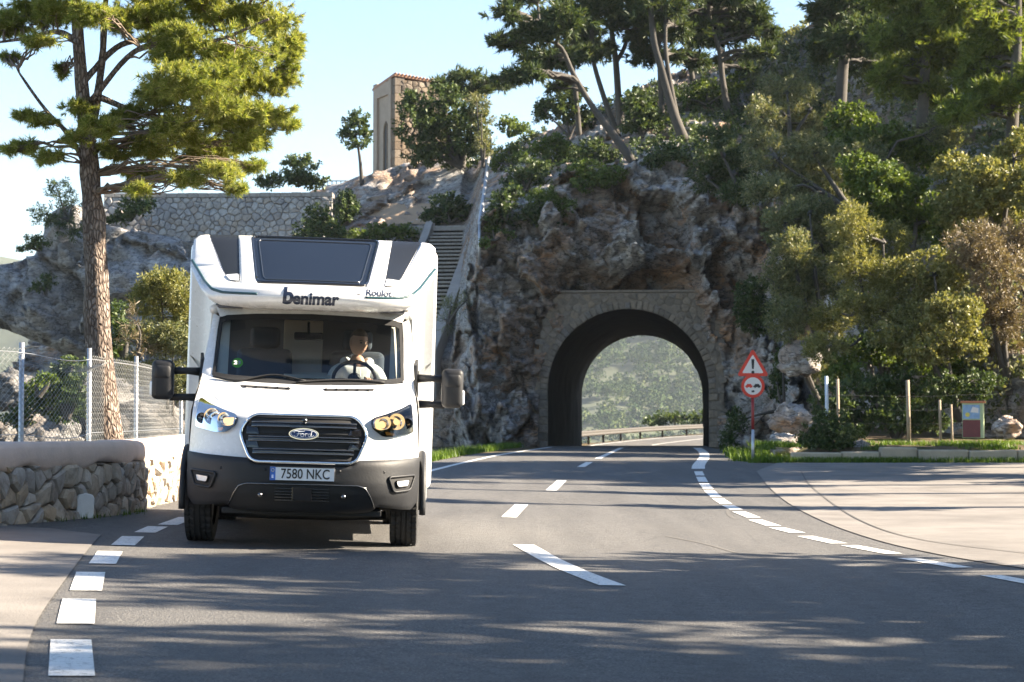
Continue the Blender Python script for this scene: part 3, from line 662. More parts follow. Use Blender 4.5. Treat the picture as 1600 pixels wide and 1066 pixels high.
cells = sorted(cells, key=lambda c: abs(c.mean(0)[0] - cum[np.argmin(np.abs(wpath[:, 1] - 20.5))]))
for k, pl in enumerate(cells[:300]): stone('stone', pl, 0.065, 0.012, wmap, 'rubble', WALL, k)
rest = cells[300:]
if rest:
    vv, ff = [], []
    for k, pl in enumerate(rest):
        o = stone('tmp', pl, 0.065, 0.012, wmap, 'rubble', None, k); b = len(vv); vv += [tuple(v.co) for v in o.data.vertices]; ff += [tuple(b + i for i in p.vertices) for p in o.data.polygons]; bpy.data.objects.remove(o)
    tag(mesh('far_stones', vv, ff, 'rubble', WALL), kind='stuff')
# whitewashed marker stone
p = gp(107, 809); ms = MB(); pr = [(-.085, 0), (.085, 0), (.088, .2), (.07, .235), (.0, .25), (-.07, .235), (-.088, .2)]; ms.prism(pr, -.05, .06)
o = ms.build('marker_stone', 'white_stone'); o.location = (p.x + .17, p.y - .08, p.z - .005); o.rotation_euler = (R(-4), R(3), R(25)); tag(o, 'small whitewashed marker stone at the foot of the rubble wall', 'stone')
bv = o.modifiers.new('b', 'BEVEL'); bv.width = 0.012; bv.segments = 2
# ------------------------------------------------------------------ chain-link fence behind the wall
FE = empty('chain_link_fence', (0, 0, 0)); tag(FE, 'galvanised chain-link fence standing behind the roadside wall', 'fence')
def fpos(px):
    best = None
    for s in np.linspace(0, WL, 400):
        p, n = wpt(s); q = p - n * 0.62; pxx = 800 + q[0] / q[1] * FPX
        if best is None or abs(pxx - px) < best[0]: best = (abs(pxx - px), s)
    return best[1]
plain('wire', (0.34, 0.35, 0.34), 0.5, 0.5, var=0.25, scale=20)
sp = {px: fpos(px) for px in (33, 140, 213, 283)}
def fq(s, z, o=-0.62): 
    p, n = wpt(s); q = p + n * o; return (q[0], q[1], z)
sL, sR = sp[33] - 1.7, sp[283] + 2.6
for px, lean in ((33, 0.0), (140, 0.01), (213, 0.0), (283, 0.0)):
    s = sp[px]; MB().cyl(fq(s, -0.4), fq(s, 1.84 if px != 33 else 1.82), 0.026, 10).build('post', 'galvanised', FE, True)
for s in (sL, sp[283] + 1.25, sR): MB().cyl(fq(s, -0.4), fq(s, 1.8), 0.026, 10).build('post', 'galvanised', FE, True)
wv, wf = [], []; pit = 0.055; k = 0
nw = int((sR - sL) / pit); nz = 58
zz = 0.02 + np.arange(nz + 1) * (1.74 / nz)
for i in range(nw):
    s = sL + i * pit; pts = []
    for j in range(nz + 1):
        sg = s + pit * 0.53 * (1 if (j + i) % 2 else -1)
        h = zz[j]; bend = 0.0
        sag = 0.06 * math.sin(max(0, (s - sp[33]) / (sp[140] - sp[33])) * math.pi) if sp[33] < s < sp[140] else 0
        if sp[33] < s < sp[140] and h > 1.6: bend = (h - 1.6) * 1.1
        pts.append(fq(sg, h - sag * h / 1.7 - 0.5 * bend, -0.60 + 0.006 * ((j + i) % 2) + bend))
    if sp[33] - 0.1 < s < sp[140]: pts.append(fq(s + 0.015, pts[-1][2] + 0.02, -0.4))
    v, f = tube(pts, 0.0026, 3, False); b = len(wv); wv += v; wf += [tuple(b + q for q in ff_) for ff_ in f]
tag(mesh('wire_mesh', wv, wf, 'wire', FE), kind='stuff')
for h in (1.72, 0.9, 0.12): MB().tube([fq(s, h - (0.05 * math.sin((s - sp[33]) / (sp[140] - sp[33]) * math.pi) if sp[33] < s < sp[140] else 0), -0.595) for s in np.linspace(sL, sR, 40)], 0.004, 4).build('tension_wire', 'galvanised', FE)
# ------------------------------------------------------------------ road sign
plain('sign_red', (0.72, 0.045, 0.02), 0.4, var=0.06); plain('sign_white', (0.80, 0.74, 0.68), 0.45, var=0.05); plain('sign_black', (0.015, 0.015, 0.017), 0.5); plain('post_red', (0.30, 0.03, 0.025), 0.5, var=0.25, scale=9)
b = gp(1176.5, 723); SG = empty('warning_sign', b); tag(SG, 'red warning triangle above a round no-overtaking sign on one post', 'road sign')
k = b.y / FPX
MB().cyl((0, 0, -0.1), (0, 0, 0.78), 0.035, 10).build('post_base', 'galvanised', SG, True); MB().cyl((0, 0, 0.78), (0, 0, 1.55), 0.036, 10).build('post_band', 'post_red', SG, True); MB().cyl((0, 0, 1.55), (0, 0, 2.62), 0.035, 10).build('post_top', 'galvanised', SG, True)
def rtri(r, rc, n=6):
    out = []
    for i in range(3):
        a = math.pi / 2 + i * 2 * math.pi / 3; c = ((r - 2 * rc) * math.cos(a), (r - 2 * rc) * math.sin(a))
        for j in range(n + 1): th = a - math.pi / 3 + (2 * math.pi / 3) * j / n; out.append((c[0] + rc * math.cos(th), c[1] + rc * math.sin(th)))
    return out
def disc(r, n=40): return [(r * math.cos(2 * math.pi * i / n), r * math.sin(2 * math.pi * i / n)) for i in range(n)]
tz = 1.08 + (651 - 573.5) * k - b.z; cz = 1.08 + (651 - 603.5) * k - b.z; hw = 24.5 * k
def plate(name, poly, z, y0, y1, mat, par, x=0): return MB().prism([(p[0] + x, p[1] + z) for p in poly], y0, y1).build(name, mat, par)
T1 = plate('triangle_plate', rtri(hw * 1.19, 0.045), tz, -0.06, -0.045, 'sign_red', SG); plate('white_field', rtri(hw * 0.80, 0.02), tz, -0.064, -0.0605, 'sign_white', T1)
ex = [(-.035, .20), (.035, .20), (.022, -.03), (-.022, -.03)]
plate('exclamation_mark', ex, tz - 0.02, -0.068, -0.0645, 'sign_black', T1); plate('exclamation_dot', disc(.036, 20), tz - 0.125, -0.068, -0.0645, 'sign_black', T1)
C1 = plate('round_plate', disc(18.2 * k), cz, -0.062, -0.045, 'sign_red', SG); plate('white_field', disc(13.6 * k), cz, -0.066, -0.0625, 'sign_white', C1)
car = [(-.085, -.035), (-.085, .0), (-.06, .008), (-.045, .04), (.045, .04), (.06, .008), (.085, .0), (.085, -.035), (.06, -.035), (.06, -.055), (.03, -.055), (.03, -.035), (-.03, -.035), (-.03, -.055), (-.06, -.055), (-.06, -.035)]
plate('red_car_symbol', car, cz + .01, -0.07, -0.0665, 'sign_red', C1, -.095); plate('black_car_symbol', car, cz + .01, -0.07, -0.0665, 'sign_black', C1, .095)
plate('small_mark', [(-.035, -.02), (.035, -.02), (.035, .012), (.012, .03), (-.035, .012)], cz - .125, -0.07, -0.0665, 'sign_black', C1)
for zc in (tz, cz): MB().box((0, -0.035, zc), (0.16, 0.03, 0.04)).build('bracket', 'galvanised', SG)
# ------------------------------------------------------------------ right-hand bank with its low stone edging
bk_x = np.linspace(5.6, 46, 70); bk_y = np.linspace(46.6, 64, 40); XX, YY = np.meshgrid(bk_x, bk_y); x, y = XX.ravel(), YY.ravel()
e0 = np.interp(x, [5.6, 7, 46], [47.4, 47.0, 47.0]) 
z = -0.1 + 0.42 * sstep(0.35, 0.75, y - e0) + 0.03 * np.clip(y - e0 - 1, 0, 99) + 0.05 * fbm(np.stack([x, y, 0 * x], 1), 3, 6) * sstep(0.5, 1, y - e0) + 0.5 * sstep(14.2, 17, x) * sstep(48, 51.5, y)
z = -0.12 + (z + 0.12) * sstep(6.0, 7.2, x - 0.14 * (y - 47))
tag(mesh('roadside_bank', np.stack([x, y, z], 1), gridf(70, 40), 'earth', smooth=True), 'earth bank at the foot of the wooded slope', kind='structure')
KW = empty('stone_edging', (6.6, 47.2, 0)); tag(KW, 'low pale stone edging along the back of the pull-off', 'kerb'); xx = 0.0; i = 0
while xx < 13:
    L = random.uniform(0.55, 1.25); h = random.uniform(0.27, 0.36) * (0.75 if i < 2 else 1); mb = MB(); mb.box((0, 0, 0), (L - .02, 0.32, h + .2), bev=0.035)
    o = mb.build('edging_stone', 'kerb_stone', KW); o.location = (xx + L / 2, 0.05 * math.sin(xx), h / 2 - .1); o.rotation_euler = (0, R(random.uniform(-1.5, 1.5)), R(random.uniform(-2, 2))); xx += L; i += 1
# fence posts on the bank
plain('weathered_wood', (0.30, 0.24, 0.17), 0.9, var=0.3, scale=10); plain('pale_post', (0.50, 0.57, 0.64), 0.7, var=0.15)
BF = empty('wire_fence', (0, 50, 0)); tag(BF, 'post and wire fence in the shade under the trees', 'fence'); fpx = []
for px, py0, py1, mt, r_ in ((1291, 588, 650, 'pale_post', .045), (1308.5, 592, 655, 'weathered_wood', .04), (1418, 594, 690, 'weathered_wood', .05), (1468, 625, 690, 'weathered_wood', .035), (1486, 632, 690, 'weathered_wood', .03)):
    a, c = P(px, py0, 50.5), P(px, 694, 50.5); MB().tube([(a.x, .5, a.z), (a.x + .03, .5, c.z - .3)], r_, 8).build('post', mt, BF, True); fpx.append(a)
for h in (0.55, 0.9, 1.25, 1.6): MB().tube([(p_.x, .44, h + 0.02 * math.sin(i * 2)) for i, p_ in enumerate(fpx)] + [(14.5, .44, h + .1)], 0.0035, 4).build('wire', 'dark_iron', BF)
# collection box with a red base and blue poster
plain('box_green', (0.50, 0.58, 0.33), 0.6, var=0.15); plain('box_red', (0.19, 0.05, 0.045), 0.6, var=0.35, scale=5); plain('box_lid', (0.55, 0.20, 0.09), 0.6, var=0.2); plain('poster_blue', (0.28, 0.42, 0.60), 0.5, var=0.5, scale=9); plain('poster_yellow', (0.75, 0.62, 0.12), 0.5, var=0.2)
q = P(1521, 684, 48.6); BX = empty('roadside_box', (q.x, q.y, q.z)); BX.rotation_euler = (0, 0, R(-17)); tag(BX, 'weathered cabinet with an orange lid, blue poster and red base', 'cabinet')
MB().box((0, 0, .42), (.5, .42, .86), bev=.012).build('body', 'box_green', BX); MB().box((0, 0, .868), (.58, .5, .055), bev=.012).build('lid', 'box_lid', BX)
MB().box((-.03, -.218, .22), (.42, .012, .42)).build('lower_panel', 'box_red', BX); po = MB().box((-.03, -.218, .63), (.40, .012, .34)).build('poster', 'poster_blue', BX)
MB().prism([(p[0] - .12, p[1] + .56) for p in disc(.055, 18)], -.2285, -.2255).build('yellow_mark', 'poster_yellow', po); MB().prism([(-.05, .62), (.14, .6), (.14, .72), (.0, .75)], -.2285, -.2255).build('pale_mark', 'sign_white', po)
# boulders by the sign
def boulder(px, py, Y, r, seed, label, mat='rock'):
    bm = bmesh.new(); bmesh.ops.create_icosphere(bm, subdivisions=4, radius=1); p = np.array([v.co[:] for v in bm.verts]); f, c = facets(p * r + seed * 7.1, r * 0.7, seed, 1.0); f2, _ = facets(p * r + seed, r * 0.3, seed + 3, 1.0)
    p = p * r * np.array([1, 1, 0.8]) * (1 + 0.42 * f / r + 0.3 * f2 / r)[:, None]; F = np.array([[v.index for v in q.verts] for q in bm.faces]); bm.free()
    o = mesh('boulder', p, F, mat); o.location = P(px, py, Y); tag(o, label, 'boulder'); return o
for i, (a, b_, Y, r_, lb) in enumerate([(1228, 700, 50.5, .42, 'jagged grey boulder low beside the sign post'), (1236, 655, 52.5, .5, 'pale upright boulder above the one beside the sign'), (1250, 560, 57, .6, 'pale boulder highest up the slope right of the signs'), (1572, 668, 51.5, .34, 'brown boulder right of the roadside cabinet'), (1345, 700, 48.3, .22, 'small stone in the grass behind the edging')]): boulder(a, b_, Y, r_, i + 3, lb)
# ------------------------------------------------------------------ guard rail beyond the tunnel
GR = empty('guard_rail', (0, 0, 0)); tag(GR, 'steel guard rail around the bend seen through the tunnel', 'guard rail')
plain('old_rail', (0.05, 0.043, 0.036), 0.7, 0.0, var=0.3, scale=3)
gl = offs(-3.7, 99, 167); nn_ = []
pr = [(0.42, 0.0), (0.47, -.045), (0.53, -.045), (0.575, 0.0), (0.62, -.045), (0.68, -.045), (0.73, 0.0)]
V = []
gn = np.gradient(gl, axis=0); gn /= np.linalg.norm(gn, axis=1)[:, None]; gn = np.stack([gn[:, 1], -gn[:, 0]], 1)
for p_, n_ in zip(gl, gn):
    for z_, o_ in pr: V.append((p_[0] - n_[0] * o_, p_[1] - n_[1] * o_, float(G(p_[0], p_[1])) + z_))
rl2 = mesh('rail', V, gridf(len(pr), len(gl)), 'old_rail', GR, smooth=True); sm_ = rl2.modifiers.new('s', 'SOLIDIFY'); sm_.thickness = 0.01
for p_, n_ in list(zip(gl, gn))[::3]: MB().box((p_[0] - n_[0] * .12, p_[1] - n_[1] * .12, float(G(p_[0], p_[1])) + .3), (.12, .12, .9)).build('post', 'old_rail', GR)
# ------------------------------------------------------------------ far hills
plain('far_earth', (0.06, 0.07, 0.04), 0.95, var=0.4, scale=0.08)
fx = np.linspace(-420, 760, 110); fy = np.linspace(640, 1500, 80); XX, YY = np.meshgrid(fx, fy); x, y = XX.ravel(), YY.ravel()
def fhz(x, y):
    q = np.stack([x, y, 0 * x], 1); return -63 + 150 * sstep(640, 1350, y + 0.35 * (x - 60)) * (1 - 0.35 * sstep(90, 420, x)) + 14 * fbm(q * 0.008, 4, 77) + 3 * fbm(q * 0.03, 3, 78)
FH = mesh('far_hill', np.stack([x, y, fhz(x, y)], 1), gridf(110, 80), 'far_earth', smooth=True); tag(FH, 'hazy wooded hillside across the valley', kind='structure')
fx = np.linspace(-1150, 1150, 140); fy = np.linspace(1520, 2160, 40); XX, YY = np.meshgrid(fx, fy); x, y = XX.ravel(), YY.ravel()
q = np.stack([x, y, 0 * x], 1); ridge = np.interp(x, [-1150, -700, -485, -440, -300, 0, 100, 200, 320, 1150], [150, 160, 150, 143, 95, 70, 95, 120, 110, 130])
k = np.clip(1 - np.abs(y - 1840) / 320, 0, 1); z = -62 + (ridge + 62) * k ** 0.8 + 9 * fbm(q * 0.006, 4, 55) * k
tag(mesh('mountain', np.stack([x, y, z], 1), gridf(140, 40), 'far_earth', smooth=True), 'pale blue mountain ridge far across the bay', kind='structure')
# ------------------------------------------------------------------ motorhome
t = NT('white_paint'); n = t.noise(3, 5, 0.6); sp_ = t.noise(60, 2, .5); t.set(t.mix(t.ramp(sp_, [(0.70, 0.0), (0.74, 0.45)]), t.mix(n, (0.62, 0.62, 0.625), (0.70, 0.70, 0.70)), (0.30, 0.26, 0.21)), t.ramp(t.noise(11, 4), [(0.3, 0.22), (0.7, 0.32)]), coat=0.6)
plain('black_plastic', (0.016, 0.017, 0.02), 0.55, var=0.25, scale=8, bump=0.12, spec=0.35); plain('gloss_black', (0.008, 0.008, 0.01), 0.08, var=0.1, coat=0.5); plain('matt_black', (0.012, 0.012, 0.013), 0.75)
plain('chrome', (0.75, 0.76, 0.78), 0.12, 1.0, var=0.05); plain('dark_chrome', (0.16, 0.165, 0.175), 0.22, 0.9, var=0.1); plain('rubber', (0.018, 0.018, 0.019), 0.8, var=0.3, scale=20, bump=0.3)
plain('ford_blue', (0.006, 0.035, 0.15), 0.45, var=0.05); plain('plate_white', (0.74, 0.76, 0.80), 0.4, var=0.05); plain('plate_blue', (0.02, 0.10, 0.42), 0.4); plain('decal_navy', (0.012, 0.02, 0.045), 0.35); plain('stripe_teal', (0.015, 0.05, 0.06), 0.3); plain('decal_grey', (0.10, 0.10, 0.11), 0.4)
plain('seat_fabric', (0.035, 0.045, 0.065), 0.9, var=0.2, scale=15); plain('dash_plastic', (0.02, 0.022, 0.026), 0.65); plain('cabinet_beige', (0.55, 0.47, 0.40), 0.6, var=0.1); plain('trim_cream', (0.55, 0.53, 0.48), 0.7); plain('cab_lining', (0.10, 0.11, 0.14), 0.85); plain('paper', (0.8, 0.8, 0.78), 0.8)
plain('amber_lens', (0.75, 0.30, 0.05), 0.15, var=0.05, coat=0.5); plain('sticker_green', (0.22, 0.72, 0.03), 0.5, var=0.03); plain('mirror_red', (0.55, 0.05, 0.05), 0.4); plain('clear_lens', (0.72, 0.74, 0.76), 0.15, var=0.2, scale=40, coat=0.5); plain('steel_dark', (0.05, 0.05, 0.052), 0.5, 0.6)
def glassmat(name, tint, rough=0.0, f0=0.06):
    t = NT(name); tr = t.node('ShaderNodeBsdfTransparent'); tr.inputs[0].default_value = (*tint, 1); gl_ = t.node('ShaderNodeBsdfGlossy'); gl_.inputs['Roughness'].default_value = rough
    lw = t.node('ShaderNodeFresnel'); lw.inputs[0].default_value = 1.5; mx = t.node('ShaderNodeMixShader'); t.l.new(lw.outputs[0], mx.inputs[0]); t.l.new(tr.outputs[0], mx.inputs[1]); t.l.new(gl_.outputs[0], mx.inputs[2]); t.l.new(mx.outputs[0], t.out.inputs[0])
glassmat('screen_glass', (0.84, 0.88, 0.86)); glassmat('lamp_glass', (0.93, 0.94, 0.95))
plain('roof_glass', (0.008, 0.011, 0.018), 0.08, var=0.1, spec=0.3); plain('side_glass', (0.016, 0.018, 0.022), 0.25, var=0.1, spec=0.25)
t = NT('lamp_glow'); t.set((0.7, 0.5, 0.3), 0.3); t.b.inputs['Emission Color'].default_value = (1.0, 0.62, 0.25, 1); t.b.inputs['Emission Strength'].default_value = 0.3
VAN = empty('motorhome', (-1.715, 16.15, float(G(-1.8, 17.1)))); VAN.rotation_euler = (0, R(1.7), R(4.8))
tag(VAN, 'white coachbuilt motorhome driving towards the camera in the left lane', 'motorhome')
def smtab(tab, win=0.05):
    a = np.array(tab, float); z = np.linspace(a[0, 0] - .3, a[-1, 0] + .3, 900); v = np.interp(z, a[:, 0], a[:, 1])
    dz = z[1] - z[0]; k = max(1, int(win / dz)); ker = np.hanning(2 * k + 3); ker /= ker.sum(); vp = np.pad(v, len(ker) // 2, mode='edge'); return z, np.convolve(vp, ker, 'valid')
zc_, fc_ = smtab([(.24, .20), (.30, .12), (.36, .07), (.45, .02), (.55, .0), (.70, .0), (.78, .03), (.95, .05), (1.06, .08), (1.10, .13), (1.14, .24), (1.2, .44), (1.28, .70), (1.34, .88), (1.39, 1.0), (1.95, 1.60), (2.06, 1.70)], 0.035)
zk_, kk_ = smtab([(.24, .5), (.45, .58), (.75, .56), (.95, .52), (1.08, .46), (1.2, .22), (1.3, .2), (1.42, .2), (2.0, .14)], 0.06)
def FV(x, z):
    x = np.abs(np.asarray(x, float)); z = np.asarray(z, float)
    k = np.interp(z, zk_, kk_); p = np.interp(z, [.5, 1.0, 1.3, 2.0], [4.0, 3.0, 2.3, 2.0])
    dome = 0.02 * np.exp(-((x - 0.50) / 0.10) ** 2) * sstep(1.1, 1.2, z) * (1 - sstep(1.28, 1.36, z))
    return np.interp(z, zc_, fc_) + k * x ** p - dome
zl_, fl_ = smtab([(1.98, 1.50), (2.02, 1.36), (2.06, 1.27), (2.12, 1.24), (2.19, 1.27), (2.24, 1.36), (2.27, 1.44), (2.72, 2.36), (2.76, 2.48)], 0.03)
def FL(x, z):
    x = np.abs(np.asarray(x, float)) / 1.115; z = np.asarray(z, float)
    return np.interp(z, zl_, fl_) + np.interp(z, [2.0, 2.25, 2.5, 2.76], [.42, .42, .28, .06]) * x ** 2.6
def resamp(c, n, smooth=False):
    c = np.asarray(c, float)
    if smooth: c = bez(c, 80)
    s = np.concatenate([[0], np.cumsum(np.linalg.norm(np.diff(c, axis=0), axis=1))]); u = np.linspace(0, s[-1], n); return np.stack([np.interp(u, s, c[:, 0]), np.interp(u, s, c[:, 1])], 1)
def patch(name, A, B, mat, parent, fn=FV, off=0.0, thick=0.03, n=41, nr=17, bev=0.0, smA=False, smB=False, loft=None):
    """surface panel between curve A and curve B (x, z), laid on the depth function fn, with a returned edge"""
    a, b = resamp(A, n, smA), resamp(B, n, smB); u = np.linspace(0, 1, nr)[:, None, None]; q = (a[None] * (1 - u) + b[None] * u).reshape(-1, 2)
    o_ = np.full(len(q), float(off))
    ii = np.arange(len(q)); r_, c_ = ii // n, ii % n; edge = np.minimum(np.minimum(r_, nr - 1 - r_), np.minimum(c_, n - 1 - c_))
    o_ -= bev * np.where(edge == 0, 1.0, np.where(edge == 1, 0.25, 0))
    V = np.stack([q[:, 0], fn(q[:, 0], q[:, 1]) - o_, q[:, 1]], 1); F = gridf(n, nr)
    loop = list(range(n)) + [n * (i + 1) + n - 1 for i in range(nr - 2)] + list(range(n * nr - 1, n * (nr - 1) - 1, -1)) + [n * (nr - 2 - i) for i in range(nr - 2)]
    L = V[loop]; Lb = L + np.array([0, thick, 0]); b0 = len(V); m = len(loop); V = np.vstack([V, L, Lb]); ar = np.arange(m); br = (ar + 1) % m
    F2 = np.stack([b0 + ar, b0 + m + ar, b0 + m + br, b0 + br], 1)
    return mesh(name, V, np.vstack([F, F2]), mat, parent, smooth=True)
def mir(c): return [(-x, z) for x, z in reversed(c)] + [(x, z) for x, z in c if x > 1e-6]
def polyplate(name, poly, mat, parent, fn=FV, off=0.01, n=10, smooth=True):
    """filled polygon (x, z) on fn: concentric rings to the centre, short return edge"""
    p = np.asarray(poly, float); c = p.mean(0); m = len(p); V = []; F = []
    for i in range(n): 
        for q in c + (p - c) * (1 - i / n): V.append((q[0], float(fn(q[0], q[1])) - off, q[1]))
    V.append((c[0], float(fn(c[0], c[1])) - off, c[1])); k = len(V) - 1
    for i in range(n - 1):
        for j in range(m): F.append((i * m + j, i * m + (j + 1) % m, (i + 1) * m + (j + 1) % m, (i + 1) * m + j))
    for j in range(m): F.append(((n - 1) * m + j, (n - 1) * m + (j + 1) % m, k))
    b = len(V)
    for q in p: V.append((q[0], float(fn(q[0], q[1])) - off, q[1]))
    for q in p: V.append((q[0], float(fn(q[0], q[1])) - off + 0.03, q[1]))
    for j in range(m): F.append((b + j, b + m + j, b + m + (j + 1) % m, b + (j + 1) % m))
    return mesh(name, V, F, mat, parent, smooth)
def rounded(poly, r, n=4):
    p = [np.array(q, float) for q in poly]; m = len(p); out = []
    for i in range(m):
        a, b, c = p[i - 1], p[i], p[(i + 1) % m]; u = (a - b) / np.linalg.norm(a - b); v = (c - b) / np.linalg.norm(c - b); rr = min(r, .45 * np.linalg.norm(a - b), .45 * np.linalg.norm(c - b))
        for k in range(n + 1): t_ = k / n; out.append(tuple((1 - t_) ** 2 * (b + u * rr) + 2 * t_ * (1 - t_) * b + t_ ** 2 * (b + v * rr)))
    return out
def dens(poly, d=0.04):
    out = []; m = len(poly)
    for i in range(m):
        a, b = np.array(poly[i]), np.array(poly[(i + 1) % m]); k = max(1, int(np.linalg.norm(b - a) / d))
        for j in range(k): out.append(tuple(a + (b - a) * j / k))
    return out
def trim(name, poly, r, mat, parent, fn=FV, off=0.01, closed=True, n=6):
    p = dens(poly, 0.03) if closed else [tuple(q) for q in resamp(poly, 40)]
    if closed: p = p + [p[0], p[1]]
    return MB().tube([(a, float(fn(a, b)) - off, b) for a, b in p], r, n).build(name, mat, parent, True)
# --- cab shell
nose_top = mir([(0, 1.35), (.4, 1.36), (.70, 1.378), (.827, 1.394), (.915, 1.43)])
nose_bot = mir([(0, .72), (.5, .72), (.8, .73), (.955, .74)])
patch('nose_panel', nose_bot, nose_top, 'white_paint', VAN, n=81, nr=50, thick=0.08)
patch('bonnet', mir([(0, 1.108), (.43, 1.11), (.56, 1.122), (.70, 1.175), (.80, 1.245)]), mir([(0, 1.335), (.4, 1.343), (.70, 1.357), (.79, 1.368)]), 'white_paint', VAN, off=0.012, thick=0.03, n=61, nr=26, bev=0.008)
for s in (-1, 1):
    f = (lambda c: [(s * x, z) for x, z in c])
    patch('windscreen_pillar', f([(.822, 1.392), (.828, 1.6), (.825, 1.8), (.815, 1.95)]), f([(.922, 1.43), (.91, 1.6), (.89, 1.8), (.875, 1.98)]), 'white_paint', VAN, n=25, nr=6, thick=0.1, off=0.006, bev=0.01)
    # flank of the cab behind the nose, with the wheel arch
    ed0 = [(.955, .74), (.957, .9), (.95, 1.1), (.94, 1.25), (.915, 1.43), (.91, 1.6), (.89, 1.8), (.875, 2.0)]; ed = ed0[:5]
    V = []; F = []; m = len(ed)
    for x_, z_ in ed:
        y0 = float(FV(x_, z_)); 
        for w in np.linspace(0, 1, 8): V.append((s * (x_ + (0.06 * math.sin(w * math.pi / 2) if z_ < 1.3 else 0.04 * w)), y0 + (2.45 - y0) * w, z_))
    for i in range(m - 1):
        for j in range(7): F.append((i * 8 + j, i * 8 + j + 1, (i + 1) * 8 + j + 1, (i + 1) * 8 + j))
    mesh('cab_side', V, F, 'white_paint', VAN, smooth=True)
    ed = ed0[4:]; V = []; F = []
    for x_, z_ in ed:
        y0 = float(FV(x_, z_))
        for w in np.linspace(0, 1, 8): V.append((s * (x_ + 0.04 * w), y0 + (2.2 - y0) * w, z_))
    for i in range(3):
        for j in range(7): F.append((i * 8 + j, i * 8 + j + 1, (i + 1) * 8 + j + 1, (i + 1) * 8 + j))
    mesh('side_window', V, F, 'screen_glass', VAN, smooth=True)
    MB().add([(s * .955, 2.15, 1.42), (s * .955, 2.45, 1.42), (s * .915, 2.45, 2.06), (s * .915, 2.15, 2.06), (s * .90, 2.15, 1.42), (s * .90, 2.45, 1.42), (s * .87, 2.45, 2.06), (s * .87, 2.15, 2.06)], [(0, 1, 2, 3), (4, 7, 6, 5), (0, 3, 7, 4), (1, 5, 6, 2), (3, 2, 6, 7)]).build('door_pillar', 'white_paint', VAN)
    MB().tube([(s * .875, 1.82, 2.02), (s * .885, 2.0, 2.03), (s * .90, 2.3, 2.04)], .045, 8).build('roof_rail', 'white_paint', VAN, True)
    # sill and arch lip
    arc = [(s * 1.0, .95 + .43 * math.cos(a), .36 + .43 * math.sin(a)) for a in np.linspace(R(-10), R(190), 24)]; MB().tube(arc, 0.03, 6).build('wheel_arch', 'black_plastic', VAN, True)
    MB().box((s * .97, 1.95, .55), (.05, 1.05, .42), bev=.015).build('sill', 'white_paint', VAN)
patch('header', mir([(0, 1.99), (.5, 1.985), (.815, 1.95)]), mir([(0, 2.08), (.5, 2.08), (.86, 2.05)]), 'white_paint', VAN, n=41, nr=5, thick=.1, off=.004)
# --- windscreen
g0 = mir([(0, 1.352), (.4, 1.362), (.70, 1.38), (.80, 1.396), (.832, 1.42)]); g1 = mir([(0, 1.997), (.5, 1.985), (.76, 1.965), (.812, 1.935)])
WS = patch('windscreen', g0, g1, 'screen_glass', VAN, off=0.004, n=49, nr=25, thick=0.0005)
def inner(c, d, zo): return [(x * (1 - d), z + zo) for x, z in c]
patch('lower_frit', g0, [(x * .995, z + .045) for x, z in g0], 'matt_black', WS, off=0.007, n=49, nr=4, thick=.003); patch('upper_frit', [(x * .985, z - .052) for x, z in g1], g1, 'matt_black', WS, off=0.007, n=49, nr=4, thick=.003)
for s in (-1, 1): patch('side_frit', [(s * .832, 1.42), (s * .812, 1.94)], [(s * .805, 1.42), (s * .786, 1.94)], 'matt_black', WS, off=.0075, n=30, nr=3, thick=.003)
for k, (pts) in enumerate(([(-.80, 1.40), (-.60, 1.372), (-.30, 1.43), (-.02, 1.385)], [(-.10, 1.372), (.2, 1.40), (.45, 1.408), (.66, 1.395)])):
    MB().tube([(x, float(FV(x, z)) - .03, z) for x, z in resamp(pts, 20, True)], .011, 6).build('wiper', 'matt_black', VAN, True)
st_ = [(-.62 + .048 * math.cos(a), 1.53 + .044 * math.sin(a)) for a in np.linspace(0, 2 * math.pi, 25)[:-1]]
STK = polyplate('green_sticker', st_, 'sticker_green', WS, off=-.004, n=3)
def text(name, s, size, x, z, y, mat, parent, bold=0.0, sx=1.0, shear=0.0, tilt=0.0, rz=0.0, align='CENTER', ext=0.0015):
    c = bpy.data.curves.new(name, 'FONT'); c.body = s; c.size = size; c.align_x = align; c.align_y = 'CENTER'; c.offset = bold; c.shear = shear; c.extrude = ext; c.resolution_u = 3
    o = bpy.data.objects.new(name, c); COL.objects.link(o); o.parent = parent; o.location = (x, y, z); o.rotation_euler = (math.pi / 2 - tilt, 0, rz); o.scale = (sx, 1, 1); c.materials.append(M[mat]); bpy.context.view_layer.update(); me = bpy.data.meshes.new_from_object(o.evaluated_get(bpy.context.evaluated_depsgraph_get())); me.name = name
    o2 = link(name, me, parent); o2.location = o.location; o2.rotation_euler = o.rotation_euler; o2.scale = o.scale; bpy.data.objects.remove(o); bpy.data.curves.remove(c); return o2
text('sticker_figures', '23', .062, -.62, 1.53, float(FV(-.62, 1.53)) - .002, 'white_stone', STK, .002, tilt=R(45))
# --- bonnet vents
for s in (-1, 1):
    pl = [(s * .135, 1.322), (s * .57, 1.335), (s * .56, 1.315), (s * .15, 1.301)]; VN = polyplate('bonnet_vent', dens(pl, .06), 'matt_black', VAN, off=.017, n=3)
    for i in range(5): x_ = s * (.16 + i * .09); MB().box((x_, float(FV(x_, 1.318)) - .02, 1.318), (.008, .05, .02)).build('slat', 'black_plastic', VN)
